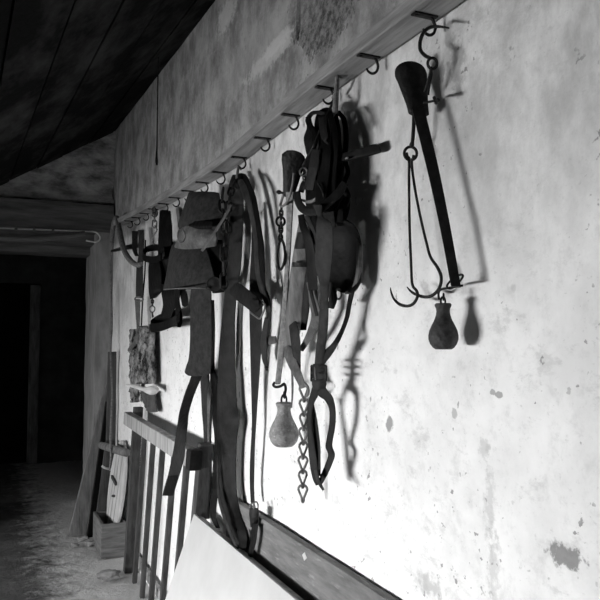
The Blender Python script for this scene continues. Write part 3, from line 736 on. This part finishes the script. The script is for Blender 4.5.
part('girth_strap', band([(368, 194, 204.5, .07), (378, 190.8, 201, .085), (395, 184.5, 194, .12), (412, 179.6, 189, .16), (425, 177.5, 187.6, .19), (440, 175.2, 185.8, .205), (458, 172, 184, .215), (478, 167.5, 178.5, .225), (494, 162.8, 173, .23)], .006, .5, nac=6), 'leather_dark', sd)
part('strap_tip', band([(476, 168, 179, .234), (486, 165, 176, .236), (495.5, 162.5, 173, .238)], .007, .5, nac=5), 'leather_black', sd)

bs = thing('breeching_strap', W(238, 548, .05), 'longest broad dark leather strap, curving at its foot behind the white board', 'strap')
part('strap', band([(176, 232, 240, .04), (186, 229, 243, .045), (205, 229, 243.5, .028), (240, 229, 242.5, .028), (270, 227.5, 240.5, .028), (295, 224.6, 236.8, .028), (320, 222, 235, .028), (350, 219.2, 235, .028), (380, 217.8, 235.6, .028), (405, 217.2, 237, .028), (422, 217.4, 239, .028), (440, 217.6, 236.8, .028), (460, 217.2, 236, .028), (480, 217.6, 236.2, .028), (498, 219, 237.5, .03), (514, 222, 240.5, .034), (530, 228, 246, .039), (543, 233, 248, .044), (549, 236.5, 246.5, .046)], .007, .6, nac=8, bulge=.004), 'leather_dark', bs)
part('stitched_edge', band([(440, 217.4, 217.7, .078), (478, 216.8, 218.4, .080), (500, 218.2, 221, .083), (520, 223.6, 227, .085), (540, 231.8, 235, .083), (549, 236.2, 238.6, .078)], .005, .5, nac=3), 'leather', bs)
part('buckle_end', band([(531, 237, 245.5, .062), (538, 238.5, 247, .062), (548, 239.5, 246.5, .062)], .006, .5, nac=4), 'leather_black', bs)
# hanging thin strap from the hook, chain beside it
hs = thing('trace_chain', W(225, 290, .10), 'dark oval-link chain hanging over the saddle edge beside the broad strap', 'chain')
chain_links([(223, 189, .09), (222, 205, .10), (224, 225, .11), (224, 248, .115), (223.5, 270, .115), (224, 288, .11)], 16, 6.5, 1.1, hs, 'iron')
hc2 = thing('trace_chain', W(229, 240, .11), 'short dark chain crossing in front of the broad strap near the rail', 'chain')
chain_links([(234, 183, .07), (230, 196, .10), (228.5, 212, .115), (229, 232, .115)], 13, 5.5, 1.0, hc2, 'iron')
single('diagonal_strap', ribbon([(231, 205, .13, 2.2), (227, 213, .14, 2.4), (219, 226, .155, 2.4), (211, 238, .17, 2.6), (204, 248, .18, 3), (202, 251, .18, 2.4)], .004, .2), 'leather_worn', 'narrow worn strap slanting across the saddle from the chains', 'strap')
single('rope_hanger', cord([(241.5, 170, .03, 1.2), (239, 167, .04, 1.3), (237.6, 172, .05, 1.4), (236.6, 181, .055, 1.8), (234.5, 187, .06, 2.0)], 1.5), 'rope', 'short rope on the rail hook above the broad dark strap', 'rope')

# reins to the right of the broad strap
rn = thing('reins', W(254, 500, .03), 'pair of long black reins looped on the hook right of the broad strap', 'reins')
part('rein', ribbon([(239.5, 180, .07, 3), (240.5, 175.5, .065, 5), (243.5, 176.5, .055, 6), (248, 186, .05, 6.5), (252.5, 198, .045, 7), (256, 214, .045, 6), (259, 232, .045, 6), (261.5, 250, .045, 6), (262, 268, .045, 5.5), (263, 286, .045, 5), (268, 300, .04, 4.5), (269, 318, .035, 4), (266.5, 335, .035, 5), (264.5, 350, .035, 5.5), (265, 362, .035, 4)], .005, .4), 'leather_black', rn)
part('rein', ribbon([(240, 180, .085, 5), (243.5, 188, .09, 6.5), (247, 198, .09, 6.5), (250, 208, .085, 5), (253, 222, .08, 4.5), (255.5, 238, .075, 4), (256.5, 256, .075, 4), (258, 274, .07, 4.5), (262, 290, .065, 5), (267, 303, .06, 5), (269, 312, .055, 5)], .005, .4), 'leather', rn)
part('rein', band([(205, 252, 257, .03), (225, 252, 259, .03), (250, 251.5, 260.5, .03), (275, 250, 261.5, .03), (300, 249.5, 262.5, .03), (325, 249.8, 261.8, .03), (350, 250.4, 261, .03), (375, 251, 259.4, .03), (400, 251.6, 257.6, .03), (425, 252, 256, .03), (445, 251, 254.8, .03), (465, 250, 254.4, .03), (485, 250, 254, .03), (503, 251, 254.6, .03)], .005, .5), 'leather_dark', rn)
part('snap_ring', pring(252.4, 508, .05, 2.6, 4.6, .8), 'iron_worn', rn)
part('snap_ring', pring(255.8, 506, .05, 2.3, 4.2, .8), 'iron_worn', rn)
part('snap_hook', band([(508, 250.4, 258, .045), (514, 250, 258.2, .045), (521, 251, 257.4, .045), (526, 252, 256, .045)], .012, .4, bulge=.006), 'iron', rn)
part('strap_tail', ribbon([(255, 524, .05, 6), (254, 538, .055, 5), (251, 552, .06, 5), (249.5, 562, .06, 3.5)], .005, .4), 'leather_black', rn)
bt_ = thing('buckled_strap', W(250, 305, .08), 'short wide strap end with a wire buckle jutting right from the broad strap', 'strap')
part('strap', ribbon([(233, 287, .10, 14), (240, 293, .10, 15), (249, 300, .095, 15), (256, 306, .09, 14), (259, 309, .088, 11)], .008, .2), 'leather_dark', bt_)
part('buckle', cord([(250, 312, .10), (256.5, 317, .10), (260, 318.5, .095), (263, 313, .09), (265, 306, .085), (261, 301, .085), (254, 297.5, .09)], .9, closed=False), 'iron_worn', bt_)
part('strap_tip', ribbon([(252, 300, .105, 5), (257, 303, .10, 6), (261, 305, .09, 5), (264, 302, .08, 3)], .005, .2), 'leather_black', bt_)
tb = thing('tab_strap', W(266, 365, .03), 'short strap with a square tab and knob end beside the reins', 'strap')
part('strap', ribbon([(267, 318, .06, 4.5), (264.5, 332, .06, 5), (263.6, 345, .06, 6), (264.5, 358, .058, 5), (266.4, 366, .056, 3.5)], .005, .4), 'leather', tb)
part('tab', ribbon([(265, 341, .055, 8), (270, 340.5, .05, 8), (276, 339.5, .045, 7)], .006, .1), 'leather_worn', tb)
part('knob', cord([(265.4, 365, .056, 1.2), (266.6, 368, .056, 2.2), (267, 370.5, .056, 1.0)], 2), 'iron', tb)

# loose straps behind the broad one
single('leather_strap', band([(300, 206, 214, .045), (330, 209, 215, .04), (365, 209.5, 214.5, .035), (380, 211, 217, .035), (400, 213, 220, .04), (418, 212.6, 220, .045), (440, 214.6, 220, .045), (465, 213, 218, .045), (490, 212, 218.4, .05), (508, 210.5, 216, .055), (520, 212, 217, .055), (528, 216, 220, .055)], .005, .5), 'leather_black', 'wavy black strap edging out left of the longest broad strap', 'strap')
single('leather_strap', band([(370, 200, 209, .03), (390, 201, 209.5, .025), (410, 202, 208, .02), (430, 203.5, 207.5, .014), (450, 204, 208, .012), (480, 203, 209, .012), (505, 202.5, 209.5, .012), (519, 203, 209, .012)], .005, .25), 'leather', 'straight strap hanging behind the right end of the slatted gate', 'strap')
single('thin_strap', band([(372, 212, 213.8, .03), (395, 207.5, 211, .03), (430, 207.4, 209, .03), (440, 207.4, 209, .03)], .004, .5), 'leather_worn', 'narrow grey strap next to the gate top rail end', 'strap')

# ------------------------------------------------------------------ far left: black bridle, halter and cords
bb = thing('bridle', W(160, 333, .08), 'small black bridle with square blinker and noseband hoop, left of the saddle', 'bridle')
part('crown_strap', band([(211, 160, 170.5, .06), (216, 159.4, 171, .065), (228, 159, 171.2, .07), (240, 158.4, 171.4, .075), (256, 158, 170, .08), (275, 157, 167, .085), (290, 156, 165, .085)], .008, .5, bulge=.006, nac=6), 'leather_black', bb)
part('cheek_strap', ribbon([(167, 212, .05, 6), (169, 226, .05, 6), (169.5, 240, .05, 6), (172, 250, .05, 5)], .006, .4), 'leather_black', bb)
part('blinker', band([(262, 149.5, 160, .115), (270, 148.6, 161, .115), (285, 148.8, 161.5, .115), (292, 149.2, 161, .115), (297.5, 151, 156.5, .115)], .01, .4, bulge=.012, nac=8), 'leather_black', bb)
c = W(153.5, 253.5, .12); m = mpp(c)
pts = []
for k in range(28):
    a = 2 * math.pi * k / 28
    pts.append((153.5 + 11 * math.cos(a), 253.5 - 6 * math.sin(a) - 1.2 * math.cos(a), .12 - .05 * math.sin(a)))
def hoop(pts, hpx, th, mat, name, parent):
    v, f = [], []; n = len(pts)
    for x, y, o_ in pts:
        p = W(x, y, o_); mm = mpp(p); cdir = (p - W(sum(q[0] for q in pts) / n, sum(q[1] for q in pts) / n, sum(q[2] for q in pts) / n)).normalized()
        h = AZ * hpx * mm / 2; t_ = Vector((cdir.x, cdir.y, 0)) * th / 2
        v += [p + h + t_, p + h - t_, p - h - t_, p - h + t_]
    for i in range(n):
        j = (i + 1) % n
        for k in range(4): f.append([i * 4 + k, i * 4 + (k + 1) % 4, j * 4 + (k + 1) % 4, j * 4 + k])
    return part(name, (v, f), mat, parent)
hoop(pts, 6.5, .006, 'leather_black', 'noseband', bb)
pts = []
for k in range(28):
    a = 2 * math.pi * k / 28
    pts.append((165 + 14.5 * math.cos(a), 321 - 4.5 * math.sin(a) - 5.2 * math.cos(a), .10 - .05 * math.sin(a)))
hoop(pts, 9, .006, 'leather_black', 'throat_band', bb)
part('cheek_strap', band([(284, 160, 178, .08), (296, 162, 180, .08), (306, 163, 176, .08), (318, 160, 170, .085)], .007, .45, nac=6), 'leather_black', bb)
part('cheek_strap', ribbon([(181, 286, .07, 6), (184, 296, .07, 7), (185, 304, .07, 6), (184, 306, .07, 4)], .006, .4), 'leather_black', bb)
part('cheek_strap', ribbon([(177, 288, .09, 6), (177, 300, .09, 5), (178.5, 312, .09, 6), (180, 322, .085, 5), (179, 327, .085, 3)], .006, .4), 'leather_black', bb)
chain_links([(152.6, 298, .115), (152.4, 305, .115)], 4, 2.4, .6, bb, 'iron')
part('ring', pring(152.2, 309, .115, 2.6, 3.2, .7), 'iron_worn', bb)
part('curb_strap', cord([(152.2, 312, .115, .6), (153, 317, .115, 1.0)], .8), 'iron', bb)
bch = thing('curb_chain', W(153, 240, .06), 'thin light chain with an S-shaped end left of the black bridle', 'chain')
chain_links([(154, 207, .05), (154.5, 214, .06), (154.6, 227, .07)], 9, 4, .8, bch, 'iron_worn')
part('s_hook', cord([(155, 226, .07), (157, 230, .07), (155, 233.5, .07), (153, 237, .07), (153, 242, .07), (154.5, 245, .07)], .8), 'iron_worn', bch)
part('knot', cord([(154, 207, .05, 1.2), (154.2, 210.5, .052, 2.4), (154.4, 214, .055, 1.2)], 2), 'iron', bch)

single('halter_rope', cord([(112, 243, .05, 2.2), (112.5, 232, .05, 2.4), (114.5, 221, .055, 2.4), (117, 218, .06, 2.6), (118.5, 225, .075, 2.8), (121, 238, .085, 2.9), (124, 250, .09, 2.9), (130, 260, .09, 2.8), (137, 265, .085, 2.6), (141.5, 264, .08, 2.2)], 2.6), 'rope', 'thick grey halter rope drooping from the far end of the rail', 'rope')
single('iron_peg', cord([(112, 251, .06, 1.4), (118, 249.5, .05, 1.8), (126, 247.6, .04, 2.2), (133, 246.8, .03, 2.5), (136, 247, .025, 1.4)], 2), 'iron', 'black iron bar lying crosswise behind the halter rope', 'bar')
single('halter_strap', band([(231, 132, 138, .035), (240, 132, 137.6, .04), (250, 132.4, 137, .045), (256, 135, 138.5, .05)], .005, .5), 'leather_dark', 'short dark strap just right of the drooping halter rope', 'strap')
fs = thing('halter_strap', W(139, 335, .06), 'flat grey strap joined by a metal ring, hanging above the rough board', 'strap')
part('upper_strap', band([(230, 138, 144, .05), (250, 139, 144, .055), (268, 136.6, 143, .06), (285, 136, 143, .06), (298, 136, 142.6, .06)], .006, .5, nac=5), 'leather', fs)
part('ring', pring(139, 299, .075, 4.2, 2.2, .8), 'iron_worn', fs)
part('lower_strap', band([(299, 134.8, 140, .06), (315, 135.8, 140, .06), (330, 136.6, 139.4, .06), (340, 134, 139, .065), (350, 127.5, 132, .07)], .006, .5, nac=5), 'leather_worn', fs)
part('thin_strap', cord([(145.5, 240, .05), (145, 270, .05), (142.8, 298, .05), (141.6, 320, .05), (140.5, 340, .05), (140, 372, .05)], .75), 'leather_dark', fs)
single('hanging_cord', cord([(111, 231, .04, .9), (112.4, 246, .045, 1.3), (110.5, 262, .05, 1.1), (111, 285, .05, 1.0), (111.5, 310, .05, 1.2), (111.2, 330, .055, 1.6), (110.5, 345, .06, 1.0), (111, 365, .07, .9), (112, 390, .085, 1.0), (111.5, 412, .10, .9), (110.5, 440, .11, 1.2), (111, 455, .12, 1.0), (109.5, 470, .12, .6)], 1), 'rope', 'long thin cord hanging in the far corner down past the leaning planks', 'cord')

# rough board with a pale peg
rb = thing('weathered_board', W(142, 400, .03), 'rough weathered board pair on the wall above the gate left end', 'board')
from mathutils import noise as _n
def rough_band(rows, th, tw, amp, **k):
    v, f = band(rows, th, tw, **k)
    return [p + Vector((1, .3, .3)) * (-abs(_n.fractal(p * 28, 1, 2, 5))) * amp for p in v], f
part('plank', rough_band([(329, 132, 138.6, .035), (345, 131.5, 138.8, .035), (362, 131.5, 139, .035), (378, 132, 139.4, .035), (395, 132.6, 138.6, .03), (402, 133, 138, .03)], .03, .3, .02, nac=10, sub=10), 'rough_bark', rb)
part('plank', rough_band([(327, 140, 147, .03), (331, 141.2, 153, .03), (350, 141.2, 154.5, .03), (366, 141.2, 155, .03), (383, 140.6, 155.4, .03)], .03, .3, .024, nac=14, sub=10), 'rough_bark', rb)
part('plank', rough_band([(392, 141, 155.6, .03), (398, 143, 155.4, .03), (406, 146, 156.6, .03), (412, 150, 157, .03)], .025, .3, .012, nac=10, sub=8), 'dark_wood', rb)
single('pale_peg', cord([(126, 384.5, .14, .4), (131, 385.6, .13, 1.5), (138, 387.4, .115, 2.2), (145, 389.6, .10, 2.6), (150, 390.5, .085, 4.2), (154, 390, .065, 4.6), (156, 389.8, .05, 3.4)], 3), 'pale_wood', 'pale tapering wooden peg poking out across the rough board', 'peg')

# ------------------------------------------------------------------ gate
def gate():
    TL, TR = W(138, 412, .055), W(205, 448, .055)
    def foot(px, py, y):       # floor point under a given distance along the wall
        p = FL(px, py); return Vector((p.x, y, 0))
    BL = Vector((E(128, 566, TL.y + .20).x, TL.y + .20, 0))
    u = (TR - TL); lng = Vector((0, u.y, 0)); ln = u.length
    BR = Vector((min(E(185, 600, TR.y + .18).x, D - .06), TR.y + .18, 0))
    root = thing('hurdle_gate', Vector((BL.x, (BL.y + BR.y) / 2, 0)), 'slatted wooden gate leaning against the wall behind the white board', 'gate')
    n = (TL - BL).cross(u).normalized(); n = n if n.x < 0 else -n     # outward
    d = u.normalized()
    def piece(name, s, w, dep, t0, t1, mat='slat_wood_shaded', fwd=0.0):
        b0 = BL + (BR - BL) * s; t_ = TL + u * s; ax = t_ - b0
        p = b0 + ax * t0 - d * w / 2 - n * dep / 2 + n * fwd
        part(name, box(p, d * w, n * dep, ax * (t1 - t0), .004), mat, root, angle=30)
    piece('stile', 0.0, .055, .05, .003, 1.03)
    piece('stile', 1.0, .06, .05, .003, 1.02)
    for k in range(5): piece('slat', (k + 1) / 6 - .01 + random.uniform(-.006, .006), .028, .026, .0 + random.uniform(.0, .02), .97)
    p = TL - d * .03 + (TL - BL).normalized() * -.075 + n * (.031)
    part('top_rail', box(p, u + d * .05, n * .045, (TL - BL).normalized() * .075, .006), 'gate_wood', root, angle=30)
    q = BL + (TL - BL) * .075 - n * .052
    part('bottom_rail', box(q, (BR - BL), n * .022, (TL - BL).normalized() * .05, .004), 'gate_wood', root, angle=30)
    # dark binding round the near end of the top rail
    q = TR + d * .005 + (TL - BL).normalized() * -.081 + n * .027
    part('binding', box(q, d * .07, n * .055, (TL - BL).normalized() * .088, .014), 'leather_dark', root)
gate()

# ------------------------------------------------------------------ crate, lid and leaning boards
def crate():
    c = FL(101, 559); y0 = c.y; x0 = c.x
    wx, ly = D - .012 - x0, .385; h = E(101, 525, y0).z
    root = thing('crate', Vector((x0 + wx / 2, y0 + ly / 2, 0)), 'small open wooden crate on the floor holding the oval lid', 'crate')
    t = .018
    def bd(name, x, y, z, dx, dy, dz): part(name, box(Vector((x, y, z)), Vector((dx, 0, 0)), Vector((0, dy, 0)), Vector((0, 0, dz)), .003), 'crate_wood', root, angle=30)
    bd('front_board', x0, y0, .0, wx, t, h); bd('back_board', x0, y0 + ly - t, 0, wx, t, h)
    bd('side_board', x0, y0 + t, 0, t, ly - 2 * t, h); bd('side_board', x0 + wx - t, y0 + t, 0, t, ly - 2 * t, h)
    bd('bottom_board', x0 + t, y0 + t, .004, wx - 2 * t, ly - 2 * t, t)
    return x0, y0, wx, ly, h
CX, CY, CWX, CLY, CHH = crate()
def lid():
    c = E(118, 485, 4.87); c.z -= .02; c.x -= .014
    u = Vector((.09, -.20, .97)).normalized(); R = .33; RV = .195
    v_ = Vector((-.06, 1, 0)); v_ = (v_ - u * v_.dot(u)).normalized(); n = u.cross(v_); n = n if n.x < 0 else -n
    bot = c - u * R
    root = thing('oval_lid', bot, 'oval pale wooden lid standing tilted in the crate', 'lid')
    vs, fs = [], []; prof = [(.0, 0), (R - .03, 0), (R - .02, .004), (R - .006, .004), (R, -.002), (R, -.014), (R - .004, -.017), (0.0, -.017)]
    ns = 48
    for r, h in prof:
        for k in range(ns):
            a = 2 * math.pi * k / ns; vs.append(c + u * math.cos(a) * max(r, .0005) + v_ * math.sin(a) * max(r, .0005) * RV / R + n * h)
    for i in range(len(prof) - 1):
        for k in range(ns): fs.append([i * ns + k, i * ns + (k + 1) % ns, (i + 1) * ns + (k + 1) % ns, (i + 1) * ns + k])
    part('disc', (vs, fs), 'lid_wood', root, angle=30)
    e = MB()
    for off in (-.35, .1, .45):
        hl = math.sqrt(1 - off * off) * R * .96
        e.add(*box(c + v_ * off * RV - u * hl + n * .003, v_ * .003, n * .0012, u * hl * 2))
    e.build('board_joint', 'board_wood', root, smooth=False)
    e = MB()
    e.add(*box(c - v_ * .03 + u * .03 + n * .004, v_ * .13, n * .014, (u * .02 + v_ * .012), .003))
    e.build('handle', 'dark_wood', root)
    part('hole_plug', lathe(c + n * .004 - u * .06, [(.012, -.001), (.018, .004), (.015, .012), (.002, .014)], 12), 'dark_wood', root)
lid()
def tboard(name, y0, y1, foot, top, pytop, th, mat, label, cat='board', parent=None):
    """a leaning board, its foot on the floor, a little narrower at the head"""
    zt = E(top[0], pytop, y1).z; cl = lambda x: min(x, D - .014)
    a, b_ = E(foot[0], 530, y0).x, cl(E(foot[1], 530, y0).x); c_, d_ = E(top[0], pytop, y1).x, cl(E(top[1], pytop, y1).x)
    n = 14; v, f = [], []
    for i in range(n + 1):
        t = i / n; l, r, y, z = a + (c_ - a) * t, b_ + (d_ - b_) * t, y0 + (y1 - y0) * t, .002 + zt * t
        wob = .003 * _n.noise(Vector((a * 9, z * 5, 1)))
        e = .003
        for p in ((l + wob, y + e), (l + wob + e, y), (r - e, y), (r, y + e), (r, y + th), (l + wob, y + th)): v.append(Vector((p[0], p[1], z)))
    for i in range(n):
        for k in range(6): f.append([i * 6 + k, i * 6 + (k + 1) % 6, (i + 1) * 6 + (k + 1) % 6, (i + 1) * 6 + k])
    f.append(list(range(6))); f.append([n * 6 + k for k in range(6)])
    if parent: return part(name, (v, f), mat, parent, angle=30)
    return single(name, (v, f), mat, label, cat, angle=30)
tboard('leaning_plank', 5.31, 5.37, (68, 86), (109, 114), 372, .035, 'board_wood', 'wedge-shaped grey plank, leftmost of those leaning in the far corner')
tboard('leaning_plank', 5.22, 5.27, (87, 93), (106, 111), 402, .03, 'leather_black', 'narrow black strip for the dark gap between the leftmost plank and the T-headed tool')  # black strip stands in for the shaded gap between the boards
tboard('dark_post', 5.15, 5.17, (104, 116), (108.5, 118), 352, .03, 'dark_wood', 'tallest dark post standing upright in the far corner', 'post')
tt = thing('wooden_tool', Vector((E(99, 530, 5.1).x, 5.1, 0)), 'T-headed wooden tool leaning behind the oval lid', 'tool')
tboard('shaft', 5.085, 5.12, (93, 106), (106, 114), 441, .02, 'dark_wood', '', parent=tt)
p0, p1 = E(100.5, 445, 5.085), W(127, 453, .05)
part('crosspiece', tube([p0, p0 + (p1 - p0) * .05, (p0 + p1) / 2, p0 + (p1 - p0) * .95, p1], [.014, .024, .026, .026, .018], sub=4, ns=12), 'board_wood', tt)
single('pale_peg', tube([E(102, 466, 5.06), E(105, 468, 5.065), E(109, 469, 5.075), E(111, 470, 5.092)], .008), 'pale_wood', 'small pale peg below the crosspiece of the T-headed tool', 'peg')

# white painted board
def white_board():
    o = .085
    TLp = W(196.5, 515.5, o)
    # foot further out from the wall: chosen so the left edge runs down-left as it leans
    best = None
    for k in range(10, 120):
        q = Vector((TLp.x - k * .005, TLp.y, 0)); 
        r = q - CAM; sx_ = 300 + F_PX * r.dot(RGT) / r.dot(FWD); sy_ = 300 - F_PX * r.dot(UP) / r.dot(FWD)
        xl = 196.5 + (168 - 196.5) / (600 - 515.5) * (sy_ - 515.5)
        if best is None or abs(sx_ - xl) < best[0]: best = (abs(sx_ - xl), q)
    BLp = best[1]
    ax = TLp - BLp; ln = Vector((0, -1.55, 0)); n = ax.cross(ln).normalized(); n = n if n.x < 0 else -n
    ad = ax.normalized()
    root = thing('painted_board', BLp, 'white painted board leaning at the bottom in front of the dark board', 'board')
    part('face', box(BLp + Vector((0, 0, .003)), ln, n * .012, ax, .002), 'painted', root, angle=30)
    part('edge_batten', box(BLp + ax * .0 + Vector((0, 0, .012)) - n * .034, ln, n * .033, ax - ad * .004 - Vector((0, 0, .008)), .003), 'gate_wood', root, angle=30)
white_board()
# dark plank against the wall with a diamond cut through it
def dark_plank():
    o = .03
    t0, t1 = W(206, 482, o), W(470, 655, o)
    z = W(300, 543.5, o).z
    y0, y1 = W(228, 500, o).y, W(520, 690, o).y
    hgt = z - .004; th = .024
    outer = [(y0, z), (y0, z - hgt), (y1, z - hgt), (y1, z)]
    c = W(304, 556.5, o + .004)
    dm = [(c.y, c.z + .012), (c.y - .016, c.z), (c.y, c.z - .012), (c.y + .016, c.z)]
    bm = bmesh.new(); es = []
    for loop in (outer, dm):
        vs = [bm.verts.new((D - o, a, b)) for a, b in loop]
        es += [bm.edges.new((vs[i], vs[(i + 1) % len(vs)])) for i in range(len(vs))]
    bmesh.ops.triangle_fill(bm, edges=es, use_beauty=True)
    r = bmesh.ops.extrude_face_region(bm, geom=bm.faces[:])
    bmesh.ops.translate(bm, verts=[e for e in r['geom'] if isinstance(e, bmesh.types.BMVert)], vec=(th - .0, 0, 0))
    bm.verts.index_update()
    v = [p.co.copy() for p in bm.verts]; f = [[q.index for q in ff.verts] for ff in bm.faces]; bm.free()
    # leaned: the foot stands a little out from the wall
    v = [p + Vector((-(z - p.z) * .05, 0, 0)) for p in v]
    o_ = single('dark_board', (v, f), 'plank_dark', 'long dark board with a small pale diamond standing along the foot of the wall', 'board', angle=30)
    q = [Vector((D - o - .0015 - (z - b) * .05, a, b)) for a, b in dm]
    part('diamond_lit_wall', prism(q, Vector((1, 0, 0)), .008), 'painted', o_, smooth=False)  # pale piece in the cut, standing in for the lit wall behind
    return o_
dark_plank()

# ------------------------------------------------------------------ odds and ends
single('ceiling_cord', cord([(159, 48, .10, .5), (158, 70, .10, .6), (157.4, 110, .095, .6), (157, 140, .09, .7), (156.6, 155, .09, 1.0), (156.6, 161, .09, 1.5), (156.8, 165, .09, .8)], .7), 'leather_dark', 'thin dark cord with a knot hanging from the ceiling by the wall', 'cord')
cb = thing('cable', E(60, 229, L_END - .11), 'pale cable strung along the beam over the doorway with a curled end', 'cable')
part('wire', tube([E(x, y, L_END - .09) for x, y in ((-30, 227), (0, 228), (30, 229.3), (60, 230.3), (85, 231.3), (95, 232), (99.5, 236), (99.5, 240), (95, 242), (86, 240.5))], [.006] * 10, sub=5), 'pale_wood', cb)
part('clip', merge(*[lathe(E(x, y, L_END - .09) - Vector((0, 0, .012)), [(.002, 0), (.011, .003), (.011, .02), (.002, .024)], 10) for x, y in ((16, 228.6), (34, 229.4), (53, 230))]), 'iron_worn', cb)
single('bent_pole', tube([E(x, y, L_END - .14) for x, y in ((-40, 236), (0, 237.5), (30, 238), (60, 236.5), (85, 233.5))], [.026, .026, .026, .024, .018], sub=4), 'beam_wood', 'slightly bent pole slung under the beam and its cable', 'pole')
# rubble on the floor by the leaning planks
grp = 'rubble on the earth floor'
def stone(px, py, r, name, label):
    c = FL(px, py); v, f = [], []
    bm = bmesh.new(); bmesh.ops.create_icosphere(bm, subdivisions=3, radius=r)
    for p in bm.verts:
        s = 1 + .5 * _n.fractal(p.co / r * 1.3 + Vector((px, py, 0)), 1, 2, 4)
        p.co = Vector((p.co.x * s * 1.3, p.co.y * s, p.co.z * s * .5))
    bm.verts.index_update(); zm = min(p.co.z for p in bm.verts)
    v = [p.co + c - Vector((0, 0, zm)) for p in bm.verts]; f = [[q.index for q in ff.verts] for ff in bm.faces]; bm.free()
    return single(name, (v, f), 'jamb', label, 'rubble', grp)
stone(108, 581, .05, 'rubble_lump', 'flat rubble lump lying in front of the crate')
stone(83, 541, .03, 'rubble_lump', 'small rubble lump between the leftmost plank foot and the crate')
stone(75, 547, .022, 'rubble_lump', 'rubble crumb nearest the foot of the leftmost plank')
stone(90, 546, .03, 'rubble_lump', 'rubble lump touching the left side of the crate')

# ------------------------------------------------------------------ light
def area(name, loc, direction, sx_, sy_, power, spread=180):
    l = bpy.data.lights.new(name, 'AREA'); l.shape = 'RECTANGLE'; l.size = sx_; l.size_y = sy_; l.energy = power; l.spread = math.radians(spread)
    o = link(bpy.data.objects.new(name, l)); o.location = loc
    o.rotation_euler = Vector(direction).to_track_quat('-Z', 'Z').to_euler(); return o
for i, (y0, y1, z0, z1) in enumerate(WIN):
    area('daylight_%d' % (i + 1), (XL - .22, (y0 + y1) / 2, (z0 + z1) / 2 + .02), (1, 0, -1.1), (y1 - y0) * .95, (z1 - z0) * .95, (262, 20)[i])
w = bpy.data.worlds.new('sky'); sc.world = w; w.use_nodes = True
w.node_tree.nodes['Background'].inputs[0].default_value = g(1); w.node_tree.nodes['Background'].inputs[1].default_value = .6
sc.view_settings.view_transform = 'Standard'; sc.view_settings.look = 'None'; sc.view_settings.exposure = 1.25; sc.view_settings.gamma = 1
sc.view_settings.use_curve_mapping = False
